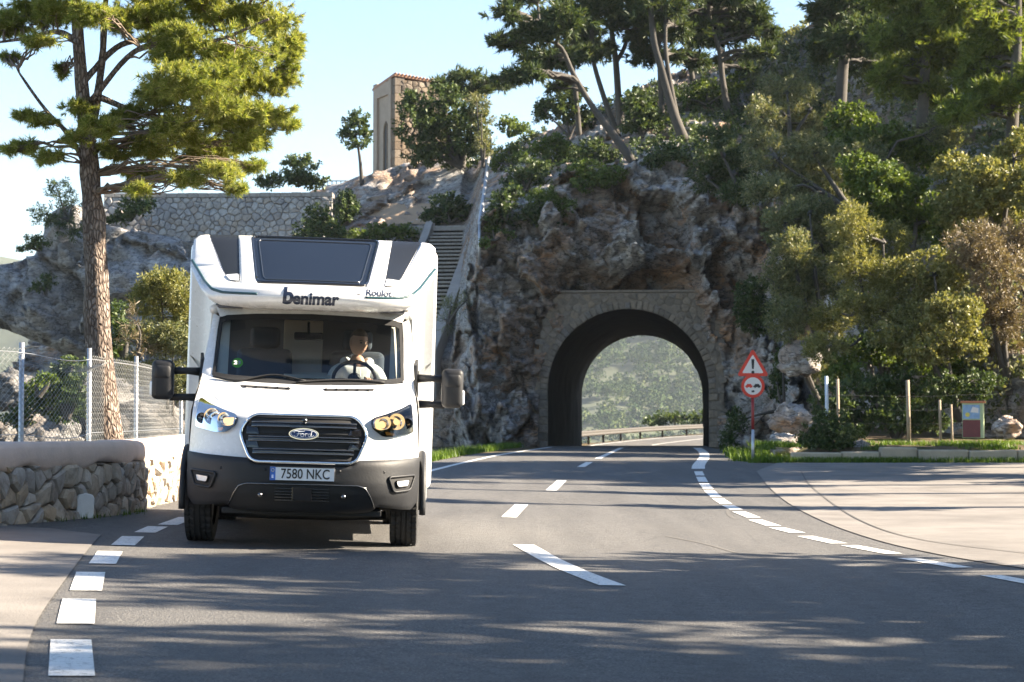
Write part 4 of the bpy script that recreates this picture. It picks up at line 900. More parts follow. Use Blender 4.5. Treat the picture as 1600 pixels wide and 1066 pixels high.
# --- grille
gp_ = rounded([(-.425, 1.088), (.425, 1.088), (.525, .94), (.424, .708), (-.424, .708), (-.525, .94)], .07)
GRL = polyplate('grille', dens(gp_), 'matt_black', VAN, off=.02, n=6)
trim('grille_surround', gp_, .014, 'chrome', GRL, off=.034); 
def gw(z): return np.interp(z, [.708, .94, 1.088], [.41, .50, .42])
for z_, h_ in ((1.012, .03), (.895, .034), (.795, .03)):
    w = gw(z_) - .035
    for dz, mt, hh in ((0.017, 'dark_chrome', .010), (-.016, 'dark_chrome', .011), (0, 'gloss_black', .030)):
        V = [(-w * (1 - .0), z_ + dz - hh / 2), (w, z_ + dz - hh / 2)]; patch('grille_bar', V, [(-w, z_ + dz + hh / 2), (w, z_ + dz + hh / 2)], mt, GRL, off=.05 if mt == 'dark_chrome' else .043, n=31, nr=4, thick=.03, bev=.004)
for i in range(9):
    z_ = .735 + i * .042
    w = gw(z_) - .04; patch('grille_slat', [(-w, z_ - .005), (w, z_ - .005)], [(-w, z_ + .005), (w, z_ + .005)], 'black_plastic', GRL, off=.03, n=21, nr=3, thick=.012)
for s in (-1, 1):
    for z_ in (.96, .85): polyplate('grille_insert', [(s * .36, z_ - .03), (s * .465, z_ - .03), (s * .465, z_ + .03), (s * .38, z_ + .03)], 'gloss_black', GRL, off=.034, n=2, smooth=False)
MB().cyl((0, -.0, 1.045), (0, .05, 1.045), .022, 18).build('front_camera', 'gloss_black', GRL, True)
# badge
ell = lambda a, b, zc, n=48: [(a * math.cos(i * 2 * math.pi / n), zc + b * math.sin(i * 2 * math.pi / n)) for i in range(n)]
yb = float(FV(0, .939)) - .062
BG = MB().prism(ell(.121, .047, .939), yb, yb + .03).build('badge', 'chrome', VAN); MB().prism(ell(.113, .0405, .939), yb - .003, yb + .02).build('badge_field', 'ford_blue', BG)
MB().tube([(x, yb - .004, z) for x, z in ell(.104, .0335, .939) + ell(.104, .0335, .939)[:1]], .0022, 5).build('badge_line', 'plate_white', BG)
strokes = [[(-.86, .28), (-.95, .48), (-.72, .62), (-.35, .50), (-.02, .58), (.05, .68)], [(-.45, .50), (-.50, .05), (-.62, -.42), (-.80, -.52), (-.90, -.35)], [(-.66, .02), (-.45, .08), (-.25, .02), (-.18, .12)],
           [(-.10, .08), (-.26, -.05), (-.26, -.40), (-.10, -.48), (.02, -.28), (-.02, .02), (-.10, .08)], [(-.02, .0), (.10, -.02), (.16, .10), (.17, -.20), (.15, -.46)], [(.16, -.10), (.24, .08), (.34, .08)],
           [(.66, .08), (.50, .06), (.42, -.22), (.50, -.46), (.62, -.40), (.70, -.1), (.72, .3), (.78, .60)], [(.72, .1), (.68, -.30), (.74, -.48), (.86, -.36), (.92, -.2)]]
lt = MB()
for s_ in strokes: lt.tube([(x * .085, yb - .005, .937 + z * .040) for x, z in resamp(s_, 18, True)], .0031, 6)
lt.build('badge_script', 'plate_white', BG, True)
# --- headlights
for s in (-1, 1):
    f = (lambda c: [(s * x, z) for x, z in c])
    hp = rounded(f([(.885, 1.222), (.80, 1.172), (.66, 1.118), (.565, 1.088), (.538, 1.055), (.555, .995), (.64, .935), (.72, .932), (.905, .972)]), .03)
    HL = polyplate('headlight', dens(hp, .03), 'gloss_black', VAN, off=.008, n=6)
    for x_, z_, r_, mt in ((.755, 1.06, .068, 'chrome'), (.845, 1.045, .045, 'dark_chrome'), (.655, 1.045, .052, 'chrome')):
        y_ = float(FV(x_, z_)) - .02; bm_ = MB(); n = 20
        rings = [(r_, .0), (r_ * .8, .022), (r_ * .45, .036), (0.002, .04)]
        for a_, d_ in rings: bm_.add([(s * x_ + a_ * math.cos(2 * math.pi * i / n), y_ + d_ - .03, z_ + a_ * math.sin(2 * math.pi * i / n)) for i in range(n)], [])
        for k in range(3): bm_.f += [(k * n + i, k * n + (i + 1) % n, (k + 1) * n + (i + 1) % n, (k + 1) * n + i) for i in range(n)]
        bm_.build('reflector', mt, HL, True)
    lp = polyplate('lamp', rounded(f([(.56, 1.075), (.66, 1.105), (.70, 1.09), (.69, 1.0), (.62, .985), (.575, 1.0)]), .03), 'lamp_glow', HL, off=.014, n=3)
    lp2 = polyplate('lamp', [(s * .755 + .028 * math.cos(a), 1.06 + .028 * math.sin(a)) for a in np.linspace(0, 6.283, 17)[:-1]], 'lamp_glow', HL, off=.035, n=2)
    polyplate('indicator', rounded(f([(.66, .975), (.74, .965), (.74, .945), (.67, .947)]), .008), 'amber_lens', HL, off=.014, n=2)
    trim('daylight_strip', f([(.87, 1.19), (.78, 1.145), (.66, 1.10), (.58, 1.075), (.565, 1.05), (.575, 1.0)]), .007, 'chrome', HL, off=.02, closed=False)
    polyplate('lamp_cover', dens(hp, .03), 'lamp_glass', HL, off=.042, n=6)
# --- bumper
bt = mir([(0, .69), (.40, .69), (.45, .735), (.60, .742), (.80, .752), (.965, .768)]); bb = mir([(0, .30), (.40, .30), (.56, .315), (.62, .36), (.80, .335), (.90, .33), (.955, .40)])
BP = patch('bumper', bb, bt, 'black_plastic', VAN, off=.03, n=101, nr=30, thick=.12, bev=.014)
for s in (-1, 1):
    f = (lambda c: [(s * x, z) for x, z in c])
    fp = rounded(f([(.925, .622), (.70, .604), (.745, .482), (.885, .497)]), .025); FG = polyplate('fog_surround', dens(fp, .03), 'matt_black', BP, off=.034, n=4); trim('fog_bezel', fp, .011, 'black_plastic', BP, off=.042)
    fq_ = rounded(f([(.885, .588), (.765, .576), (.78, .523), (.868, .53)]), .018); polyplate('fog_lamp', dens(fq_, .02), 'clear_lens', BP, off=.046, n=3); trim('fog_ring', fq_, .006, 'matt_black', BP, off=.05)
trim('skid_crease', mir([(0, .532), (.45, .53), (.51, .512), (.555, .44), (.59, .35)]), .007, 'dark_chrome', BP, off=.036, closed=False)
LI = patch('lower_intake', mir([(0, .385), (.34, .39), (.40, .42)]), mir([(0, .515), (.36, .512), (.42, .48)]), 'matt_black', BP, off=.036, n=31, nr=6, thick=.01)
for i in range(5): z_ = .40 + i * .024; patch('intake_slat', [(-.22, z_ - .004), (.22, z_ - .004)], [(-.22, z_ + .004), (.22, z_ + .004)], 'dark_chrome', LI, off=.046, n=9, nr=3, thick=.01)
MB().box((0, float(FV(0, .45)) - .052, .455), (.16, .02, .11), bev=.004).build('radar_cover', 'gloss_black', LI)
for s in (-1, 1): MB().cyl((s * .335, -.06, .44), (s * .335, .02, .44), .018, 14).build('tow_eye_cover', 'dark_chrome', BP, True)
for x_ in (-.66, -.3, .3, .66): MB().cyl((x_, float(FV(x_, .66)) - .034, .645), (x_, float(FV(x_, .66)), .645), .012, 12).build('parking_sensor', 'black_plastic', BP, True)
MB().box((0, .42, .30), (1.3, .5, .05), bev=.01).build('undertray', 'matt_black', VAN)
# --- number plate
NP = MB().box((0, -.045, .615), (.522, .012, .112), bev=.004).build('number_plate', 'plate_white', VAN); MB().box((-.238, -.0525, .615), (.044, .004, .108)).build('blue_band', 'plate_blue', NP)
text('country_letter', 'E', .035, -.238, .59, -.0556, 'plate_white', NP, .0006); 
for i in range(12): a = i * math.pi / 6; MB().prism(disc(.0022, 6), -.0557, -.0545).build('star', 'poster_yellow', NP, loc=(-.238 + .012 * math.cos(a), 0, .643 + .012 * math.sin(a)))
text('registration', '7580 NKC', .112, .024, .613, -.0525, 'sign_black', NP, .0012, .80)
trim('plate_edge', [(-.259, .561), (.259, .561), (.259, .669), (-.259, .669)], .003, 'black_plastic', NP, fn=lambda x, z: -.05 + 0 * x, off=0.0)
# --- over-cab pod
lb = mir([(0, 2.02), (.55, 2.025), (.80, 2.045), (.90, 2.09), (.98, 2.19), (1.05, 2.31), (1.115, 2.42)]); ltop = mir([(0, 2.745), (.6, 2.745), (.95, 2.745), (1.07, 2.735), (1.115, 2.70)])
POD = patch('overcab_shell', lb, ltop, 'white_paint', VAN, fn=FL, off=0, n=101, nr=50, thick=.9)
bandt = mir([(0, 2.243), (.48, 2.243), (.63, 2.25), (.74, 2.285), (.80, 2.36), (.97, 2.70), (.985, 2.745)])
lb2 = mir([(0, 2.018), (.55, 2.022), (.80, 2.042), (.90, 2.09), (.985, 2.19), (1.06, 2.31), (1.118, 2.42)])
# raised white frame: lower band, horns and two pillars
patch('pod_band', lb2, mir([(0, 2.238), (.40, 2.238), (.60, 2.242), (.72, 2.262), (.775, 2.31), (.815, 2.37), (.86, 2.44)]), 'white_paint', POD, fn=FL, off=.035, n=101, nr=22, thick=.06, bev=.016)
for s in (-1, 1):
    f = (lambda c: [(s * x, z) for x, z in c])
    patch('pod_horn', f([(1.122, 2.415), (1.123, 2.55), (1.122, 2.69), (1.075, 2.738), (1.02, 2.748)]), f([(.85, 2.415), (.89, 2.51), (.93, 2.60), (.968, 2.68), (.992, 2.748)]), 'white_paint', POD, fn=FL, off=.036, n=31, nr=14, thick=.06, bev=.016)
    patch('pod_pillar', f([(.478, 2.225), (.585, 2.75)]), f([(.632, 2.225), (.715, 2.75)]), 'white_paint', POD, fn=FL, off=.045, n=41, nr=10, thick=.07, bev=.02)
    sw = rounded(f([(.64, 2.262), (.735, 2.275), (.80, 2.36), (.99, 2.752), (.70, 2.752)]), .03); polyplate('side_window', dens(sw, .04), 'side_glass', POD, fn=FL, off=.012, n=6)
    ml = rounded(f([(.645, 2.262), (.73, 2.272), (.775, 2.325), (.66, 2.335)]), .015); polyplate('marker_light', ml, 'clear_lens', POD, fn=FL, off=.05, n=3)
    trim('pod_stripe', f([(1.112, 2.475), (1.04, 2.375), (.96, 2.26), (.88, 2.18), (.78, 2.148), (.62, 2.140), (.47, 2.137)]), .014, 'stripe_teal', POD, fn=FL, off=.028, closed=False, n=8)
rw_ = rounded([(-.485, 2.252), (.485, 2.252), (.592, 2.742), (-.592, 2.742)], .05); RW_ = polyplate('roof_window', dens(rw_, .05), 'roof_glass', POD, fn=FL, off=.016, n=8)
trim('window_seal', rw_, .014, 'gloss_black', RW_, fn=FL, off=.02); trim('inner_seal', rounded([(-.43, 2.285), (.43, 2.285), (.525, 2.705), (-.525, 2.705)], .04), .006, 'dark_chrome', RW_, fn=FL, off=.021)
def decal(name, txt, size, x, z, mat, bold, sx, shear=0.0, off=.0385, fn=FL):
    """lettering laid on the curved panel"""
    o = text(name, txt, size, 0, 0, 0, mat, POD, bold, 1.0, shear, ext=.0008)
    bm = bmesh.new(); bm.from_mesh(o.data); bmesh.ops.triangulate(bm, faces=bm.faces[:])
    for _ in range(4): bmesh.ops.subdivide_edges(bm, edges=[e for e in bm.edges if e.calc_length() > .012], cuts=1); bmesh.ops.triangulate(bm, faces=bm.faces[:])
    bm.to_mesh(o.data); bm.free()
    for v in o.data.vertices: xx, zz, e = x + v.co.x * sx, z + v.co.y, v.co.z; v.co = (xx, float(fn(xx, zz)) - off - e, zz)
    o.rotation_euler = (0, 0, 0); return o
decal('maker_lettering', 'b', .205, -.205, 2.125, 'decal_navy', .0075, .95, .08); decal('maker_lettering', 'enimar', .145, .035, 2.105, 'decal_navy', .0055, .98, .08)
decal('dealer_lettering', 'Roulot', .082, .59, 2.184, 'decal_navy', .0016, 1.02); decal('dealer_lettering', 'es', .03, .73, 2.165, 'decal_grey', .0004, 1.1)
for i, zz_ in enumerate((2.198, 2.166)): patch('dealer_emblem', [(.385, zz_), (.415, zz_ + .006), (.445, zz_)], [(.385, zz_ + .004), (.415, zz_ + (.014 if i == 0 else -.006)), (.445, zz_ + .004)], 'decal_grey', POD, fn=FL, off=.0375, n=9, nr=3, thick=.002)
# --- living body
def rbox(name, c, d, bev, mat, par, seg=4):
    bm = bmesh.new(); bmesh.ops.create_cube(bm, size=1); bmesh.ops.scale(bm, vec=d, verts=bm.verts); bmesh.ops.bevel(bm, geom=bm.edges[:], offset=bev, segments=seg, affect='EDGES', profile=.5); bmesh.ops.translate(bm, vec=c, verts=bm.verts)
    me = bpy.data.meshes.new(name); bm.to_mesh(me); bm.free(); me.materials.append(M[mat]); me.polygons.foreach_set('use_smooth', np.ones(len(me.polygons), bool)); return link(name, me, par)
rbox('living_body', (0, 4.12, 1.555), (2.30, 3.5, 2.27), .09, 'white_paint', VAN); rbox('skirt', (0, 4.1, .46), (2.22, 3.4, .34), .05, 'white_paint', VAN)
for s in (-1, 1):
    MB().box((s * 1.05, 2.366, 1.95), (.17, .006, .006)).build('panel_joint', 'dark_chrome', VAN); MB().box((s * 1.0, 2.366, 1.55), (.006, .006, .8)).build('panel_joint', 'decal_grey', VAN)
    # fairing between cab and body
    patch('fairing', [(s * .87, 1.45), (s * .87, 2.05)], [(s * 1.12, 1.62), (s * 1.12, 2.5)], 'white_paint', VAN, fn=lambda x, z: 2.30 - 0.9 * np.clip(1.0 - np.abs(x), 0, 1), off=0, n=12, nr=8, thick=.1)
    patch('lower_fairing', [(s * .95, .42), (s * .95, 1.40)], [(s * 1.10, .42), (s * 1.12, 1.62)], 'white_paint', VAN, fn=lambda x, z: 2.33 + 0 * x, off=0, n=12, nr=5, thick=.1)
# --- mirrors
for s in (-1, 1):
    MR = rbox('mirror', (s * 1.262, 1.30, 1.365), (.19, .17, .345), .05, 'black_plastic', VAN); MR.name = 'mirror'
    for z_ in (1.445, 1.215): MB().tube([(s * .93, 1.42, z_ + .0), (s * 1.06, 1.36, z_ + .005), (s * 1.20, 1.33, z_)], [.04, .03, .032], 8).build('arm', 'black_plastic', MR, True)
    MB().add([(s * .93, 1.25, 1.10), (s * .955, 1.75, 1.10), (s * .94, 1.60, 1.62), (s * .915, 1.38, 1.56), (s * .965, 1.25, 1.10), (s * .985, 1.75, 1.10), (s * .965, 1.60, 1.62), (s * .945, 1.38, 1.56)], [(0, 1, 2, 3), (4, 7, 6, 5), (0, 3, 7, 4), (3, 2, 6, 7), (0, 4, 5, 1), (1, 5, 6, 2)]).build('mount', 'black_plastic', MR)
    rbox('indicator', (s * 1.352, 1.285, 1.285), (.035, .09, .13), .014, 'clear_lens', MR, 2); MB().box((s * 1.262, 1.389, 1.37), (.14, .006, .27)).build('mirror_glass', 'chrome', MR)
    rbox('upper_cap', (s * 1.262, 1.285, 1.43), (.165, .16, .15), .045, 'black_plastic', MR, 3)
# --- wheels
def wheel(x, y, steer, s):
    r, w = .348, .225; prof_ = [(.215, -w * .46), (.25, -w * .5), (.30, -w * .52), (.33, -w * .49), (.343, -w * .42)]
    tr_ = []
    for k in range(5):
        a = -w * .40 + k * w * .2; tr_ += [(r, a - w * .07), (r, a + w * .07)]
        if k < 4: tr_ += [(r - .012, a + w * .075), (r - .012, a + w * .125)]
    prof_ = prof_ + tr_ + [(a_, -b_) for a_, b_ in reversed(prof_)]
    n = 96; V = []; 
    for i in range(n):
        th = 2 * math.pi * i / n; cut = (i % 3 == 0)
        for q_, (a_, b_) in enumerate(prof_): 
            rr = a_ - (.009 if cut and abs(b_) > w * .2 and a_ > .335 else 0); V.append((b_, rr * math.cos(th), rr * math.sin(th)))
    m = len(prof_); F = [(i * m + j, ((i + 1) % n) * m + j, ((i + 1) % n) * m + j + 1, i * m + j + 1) for i in range(n) for j in range(m - 1)]
    WH = empty('wheel', (x, y, r), VAN); WH.rotation_euler = (0, 0, steer); mesh('tyre', V, F, 'rubber', WH)
    rim = MB(); rim.cyl((-.08, 0, 0), (.08, 0, 0), .216, 32); rim.build('rim', 'steel_dark', WH); MB().cyl((s * .08, 0, 0), (s * .1, 0, 0), .07, 20).build('hub_cap', 'dark_chrome', WH, True)
    for i in range(6): a = i * math.pi / 3; MB().cyl((s * .081, .14 * math.cos(a), .14 * math.sin(a)), (s * .086, .14 * math.cos(a), .14 * math.sin(a)), .03, 10).build('rim_hole', 'matt_black', WH)
for s in (-1, 1): wheel(s * .862, .95, R(-2.5), s); wheel(s * .862, 4.35, 0, s)
MB().box((0, 2.9, .42), (1.5, 4.6, .22), bev=.03).build('underbody', 'matt_black', VAN)
MB().tube([(-.7, .95, .25), (-.3, .9, .24), (.3, .9, .24), (.7, .95, .25)], .04, 8).build('front_axle', 'steel_dark', VAN, True); MB().cyl((-.75, 4.35, .33), (.75, 4.35, .33), .05, 10).build('rear_axle', 'steel_dark', VAN, True)
# --- cab interior
MB().box((0, 1.38, 1.20), (1.66, .62, .30), bev=.05).build('dashboard', 'dash_plastic', VAN); rbox('instrument_hood', (.40, 1.50, 1.37), (.38, .22, .10), .035, 'dash_plastic', VAN, 3)
MB().box((.0, 2.345, 1.5), (1.84, .03, 1.5)).build('cab_rear_wall', 'cab_lining', VAN); MB().box((-.08, 2.31, 1.72), (.36, .03, .50), bev=.01).build('cabinet_door', 'cabinet_beige', VAN); MB().box((-.08, 2.29, 1.47), (.46, .06, .04)).build('shelf', 'trim_cream', VAN)
MB().box((0, 1.95, 2.045), (1.66, .8, .03)).build('headlining', 'cab_lining', VAN); MB().box((0, 1.75, .80), (1.7, 1.2, .05)).build('cab_floor', 'dash_plastic', VAN)
for s in (-1, 1):
    patch('inner_pillar', [(s * .70, 1.42), (s * .72, 1.93)], [(s * .80, 1.42), (s * .785, 1.93)], 'trim_cream', VAN, off=-.06, n=12, nr=4, thick=.02)
    SE = rbox('seat', (s * .42, 2.08, 1.33), (.50, .15, .72), .06, 'seat_fabric', VAN); rbox('headrest', (s * .42, 2.07, 1.79), (.27, .11, .19), .045, 'seat_fabric', SE, 3); rbox('cushion', (s * .42, 1.86, .98), (.50, .5, .15), .05, 'seat_fabric', SE, 3)
MB().box((-.02, 1.72, 1.44), (.42, .03, .035)).build('dash_shelf', 'trim_cream', VAN)
SW = empty('steering_wheel', (.40, 1.66, 1.42), VAN); SW.rotation_euler = (R(-58), 0, 0)
MB().tube([(.19 * math.cos(a), .19 * math.sin(a), 0) for a in np.linspace(0, 2 * math.pi, 33)], .017, 8, False).build('rim', 'dash_plastic', SW, True); MB().cyl((0, 0, -.03), (0, 0, .03), .06, 16).build('hub', 'dash_plastic', SW, True)
for a in (R(180), 0, R(-90)): MB().cyl((.05 * math.cos(a), .05 * math.sin(a), 0), (.18 * math.cos(a), .18 * math.sin(a), 0), .014, 6).build('spoke', 'dash_plastic', SW, True)
RM = rbox('inner_mirror', (-.02, 1.72, 1.80), (.26, .03, .07), .014, 'matt_black', VAN, 2); MB().cyl((-.02, 1.70, 1.82), (-.02, 1.58, 1.92), .012, 8).build('stalk', 'matt_black', RM)
MB().box((.62, 1.5, 1.43), (.16, .12, .002), .3).build('paper_sheet', 'paper', VAN)
# ------------------------------------------------------------------ driver
plain('skin_tone', (0.46, 0.27, 0.19), 0.55, var=0.08, scale=30); plain('hoodie_cloth', (0.66, 0.67, 0.68), 0.9, var=0.1, scale=18, bump=0.2); plain('brown_hair', (0.055, 0.035, 0.025), 0.7, var=0.3, scale=60); plain('dark_trousers', (0.03, 0.035, 0.05), 0.9); plain('eye_dark', (0.02, 0.015, 0.012), 0.3); plain('lip_tone', (0.36, 0.15, 0.12), 0.5)
bpy.context.view_layer.update()
DM = Matrix.LocRotScale(VAN.location, VAN.rotation_euler, None) @ Matrix.Translation((0.42, 1.93, 0))
def skinned(name, verts, edges, radii, mat, parent, sub=2, root=0):
    me = bpy.data.meshes.new(name); me.from_pydata(verts, edges, []); o = bpy.data.objects.new(name, me); COL.objects.link(o)
    m = o.modifiers.new('skin', 'SKIN'); m.use_smooth_shade = True
    for i, r_ in enumerate(radii): me.skin_vertices[0].data[i].radius = (r_, r_) if not isinstance(r_, tuple) else r_
    me.skin_vertices[0].data[root].use_root = True
    s_ = o.modifiers.new('sub', 'SUBSURF'); s_.levels = sub; s_.render_levels = sub
    bpy.context.view_layer.update(); m2 = bpy.data.meshes.new_from_object(o.evaluated_get(bpy.context.evaluated_depsgraph_get())); m2.name = name; m2.materials.clear(); m2.materials.append(M[mat]); bpy.data.objects.remove(o)
    return m2
# joints (seat frame: x to picture right, y to the rear, z up)
J = [(0, .02, 1.06), (0, .06, 1.22), (0, .05, 1.40), (0, .03, 1.53), (0.0, .01, 1.60), (0.005, -.005, 1.66),
     (-.17, .03, 1.50), (-.25, -.06, 1.27), (-.15, -.27, 1.36), (-.125, -.31, 1.385), (.17, .03, 1.50), (.26, -.05, 1.26), (.13, -.26, 1.38), (.105, -.30, 1.405),
     (-.10, .0, 1.05), (-.14, -.42, 1.08), (-.14, -.62, .86), (.10, .0, 1.05), (.14, -.42, 1.08), (.14, -.62, .86)]
E_ = [(0, 1), (1, 2), (2, 3), (3, 4), (4, 5), (3, 6), (6, 7), (7, 8), (8, 9), (3, 10), (10, 11), (11, 12), (12, 13), (0, 14), (14, 15), (15, 16), (0, 17), (17, 18), (18, 19)]
rad = [.13, .125, .14, .10, .058, .055, .062, .046, .032, .03, .062, .046, .032, .03, .085, .07, .05, .085, .07, .05]
bme = skinned('driver_body', J, E_, rad, 'skin_tone', None)
bm = bmesh.new(); bm.from_mesh(bme)
def addtube(pts, r):
    v, f = tube(resamp3(pts, 8), np.interp(np.linspace(0, 1, 8), np.linspace(0, 1, len(r)), r), 8); vs2 = [bm.verts.new(q) for q in v]
    for q in f:
        try: bm.faces.new([vs2[i] for i in q]).smooth = True
        except ValueError: pass
def resamp3(p, n): p = bez(p, 30); s_ = np.linspace(0, len(p) - 1, n); return np.stack([np.interp(s_, np.arange(len(p)), p[:, i]) for i in range(3)], 1)
# hands closed over the wheel rim
for sx, c in ((-1, np.array([-.125, -.315, 1.39])), (1, np.array([.105, -.305, 1.41]))):
    for k in range(4):
        L = (.07, .08, .077, .062)[k]; b = c + np.array([sx * (-.03 + .02 * k), -.005, .012 - .006 * k]); addtube([b, b + (0, -.035 - .1 * L, .022), b + (0, -.062, -.004), b + (0, -.045, -.036)], [.0105, .010, .0095, .008])
    b = c + np.array([-sx * .035, .0, .0]); addtube([b, b + (-sx * .02, -.03, .008), b + (-sx * .012, -.056, .0)], [.013, .012, .009]); addtube([c + (0, .025, -.005), c + (0, 0, .0), c + (0, -.02, .006)], [.03, .04, .032])
# head: sculpted from a sphere, turned towards picture right and a little down
hb = bmesh.new(); bmesh.ops.create_uvsphere(hb, u_segments=40, v_segments=30, radius=1); hp = np.array([v.co[:] for v in hb.verts]); hf = [[v.index for v in f.verts] for f in hb.faces]; hb.free()
def headshape(p):
    x, y, z = p.T; q = np.stack([x * .077, y * .098, z * .118], 1); fr = sstep(0, 1, -y)                      # face looks to -y
    jaw = sstep(0.1, -.9, z); q[:, 0] *= 1 - .26 * jaw; q[:, 1] += jaw * .012 * (1 - fr) * 1.5 - .006 * jaw * fr
    nose = np.exp(-(x / .17) ** 2) * np.exp(-((z + .12) / .20) ** 2) * sstep(.6, .95, -y); q[:, 1] -= .021 * nose
    bridge = np.exp(-(x / .14) ** 2) * np.exp(-((z - .1) / .18) ** 2) * sstep(.6, .95, -y); q[:, 1] -= .007 * bridge
    brow = np.exp(-((z - .20) / .09) ** 2) * np.exp(-((np.abs(x) - .34) / .25) ** 2) * fr; q[:, 1] -= .005 * brow
    sock = np.exp(-((z - .05) / .10) ** 2) * np.exp(-((np.abs(x) - .38) / .16) ** 2) * fr; q[:, 1] += .008 * sock
    lips = np.exp(-((z + .46) / .06) ** 2) * np.exp(-(x / .26) ** 2) * fr; q[:, 1] -= .005 * lips; chin = np.exp(-((z + .80) / .16) ** 2) * np.exp(-(x / .35) ** 2) * fr; q[:, 1] -= .009 * chin
    return q
HM = Matrix.Translation((.012, -.03, 1.765)) @ Matrix.Rotation(R(32), 4, 'Z') @ Matrix.Rotation(R(6), 4, 'X')
hv = [HM @ Vector(q) for q in headshape(hp)]; vs2 = [bm.verts.new(v) for v in hv]
for f in hf: bm.faces.new([vs2[i] for i in f]).smooth = True
for s in (-1, 1):                                                     # ears
    e = bmesh.ops.create_uvsphere(bm, u_segments=12, v_segments=8, radius=1)['verts']
    for v in e: v.co = HM @ Vector((s * .077 + v.co.x * .009, .012 + v.co.y * .018 + .006 * v.co.z, -.008 + v.co.z * .031))
bm.to_mesh(bme); bm.free(); bme.polygons.foreach_set('use_smooth', np.ones(len(bme.polygons), bool))
DR = link('person', bme); DR.matrix_world = DM; tag(DR, 'driver in a pale grey hoodie at the wheel, seen through the windscreen', 'person')
hj = J[:4] + [(-.19, .03, 1.49), (-.26, -.06, 1.27), (-.165, -.24, 1.345), (.19, .03, 1.49), (.27, -.05, 1.26), (.145, -.23, 1.365)]
hme = skinned('hoodie', hj, [(0, 1), (1, 2), (2, 3), (3, 4), (4, 5), (5, 6), (3, 7), (7, 8), (8, 9)], [.15, .15, .165, .10, .085, .065, .045, .085, .065, .045], 'hoodie_cloth', None)
HO = link('hoodie', hme, DR)
MB().tube(resamp3([(-.085, -.045, 1.57), (-.115, .05, 1.59), (-.06, .12, 1.60), (.06, .12, 1.60), (.115, .05, 1.59), (.085, -.045, 1.57)], 24), [.028] * 3 + [.042] * 18 + [.028] * 3, 10).build('hood', 'hoodie_cloth', HO, True)
for s in (-1, 1): MB().tube([(s * .03, -.125, 1.52), (s * .034, -.14, 1.45), (s * .03, -.142, 1.38)], .004, 5).build('drawstring', 'paper', HO, True)
hq = headshape(hp); lift = 1 + .075 * (1 + .35 * vnoise(hp * 7, 3)); keepv = (hp[:, 2] > .46 - .25 * sstep(-.2, .4, hp[:, 1]) - .42 * sstep(.2, .7, hp[:, 1])) | (hp[:, 1] > .18) & (hp[:, 2] > -.35)
hq2 = hq * lift[:, None]; kf = [f for f in hf if all(keepv[i] for i in f)]; hr = mesh('hair', [HM @ Vector(q) for q in hq2], kf, 'brown_hair', DR, True)
for s in (-1, 1):
    ev = MB(); c = HM @ Vector((s * .029, -.083, .006)); n = 8
    hb = bmesh.new(); bmesh.ops.create_uvsphere(hb, u_segments=10, v_segments=8, radius=.0095); mesh('eye', [c + v.co for v in hb.verts], [[v.index for v in f.verts] for f in hb.faces], 'eye_dark', DR, True); hb.free()
    MB().tube([HM @ Vector((s * .012, -.094, .024)), HM @ Vector((s * .03, -.0925, .029)), HM @ Vector((s * .047, -.083, .023))], .0035, 5).build('eyebrow', 'brown_hair', DR, True)
MB().tube([HM @ Vector((-.022, -.0915, -.053)), HM @ Vector((0, -.1005, -.0545)), HM @ Vector((.022, -.0915, -.053))], .0035, 5).build('lips', 'lip_tone', DR, True)
tme = skinned('trousers', [J[0], J[14], J[15], J[16], J[17], J[18], J[19]], [(0, 1), (1, 2), (2, 3), (0, 4), (4, 5), (5, 6)], [.14, .10, .082, .065, .10, .082, .065], 'dark_trousers', None); link('trousers', tme, DR)
# ------------------------------------------------------------------ vegetation
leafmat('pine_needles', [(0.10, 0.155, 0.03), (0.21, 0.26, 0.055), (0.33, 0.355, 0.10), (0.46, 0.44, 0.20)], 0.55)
leafmat('sunny_pine_needles', [(0.075, 0.12, 0.028), (0.16, 0.21, 0.045), (0.27, 0.30, 0.08)], 0.5)  # brighter needle colours put sunlight into the pines labelled sunlit
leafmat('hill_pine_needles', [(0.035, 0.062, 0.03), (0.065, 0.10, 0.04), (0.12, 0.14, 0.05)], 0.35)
leafmat('dark_leaves', [(0.028, 0.05, 0.018), (0.06, 0.095, 0.03), (0.115, 0.15, 0.05)], 0.32)
leafmat('green_leaves', [(0.05, 0.085, 0.02), (0.10, 0.15, 0.03), (0.17, 0.22, 0.05)], 0.4)
leafmat('olive_leaves', [(0.07, 0.09, 0.045), (0.13, 0.155, 0.075), (0.21, 0.22, 0.11), (0.28, 0.26, 0.15)], 0.36)
leafmat('tawny_twigs', [(0.13, 0.10, 0.065), (0.19, 0.15, 0.10), (0.24, 0.20, 0.13)], 0.25)
leafmat('light_leaves', [(0.10, 0.12, 0.035), (0.21, 0.215, 0.075), (0.33, 0.31, 0.14)], 0.38)
leafmat('grass_blades', [(0.05, 0.10, 0.012), (0.10, 0.18, 0.02), (0.16, 0.23, 0.03)], 0.45)
leafmat('far_leaves', [(0.04, 0.06, 0.025), (0.08, 0.105, 0.04), (0.13, 0.15, 0.055)], 0.25)
t = NT('pine_bark'); q_ = t.co('Pos', (1, 1, 0.35)); v = t.voro(30, 'DISTANCE_TO_EDGE', t.mix(0.06, q_, t.node('ShaderNodeTexNoise').outputs['Color'])); n = t.noise(7, 6, .65)
c = t.mix(t.ramp(v, [(0.0, 0.8), (0.16, 0.0)]), t.ramp(n, [(0.3, (0.14, 0.11, 0.092)), (0.5, (0.23, 0.185, 0.155)), (0.7, (0.33, 0.285, 0.25))]), (0.06, 0.042, 0.033)); t.set(c, 0.95, spec=.15); t.bump(t.math('ADD', t.ramp(v, [(0, 0.0), (0.22, 1.0)]), t.math('MULTIPLY', n, .6)), 0.9, 0.03)
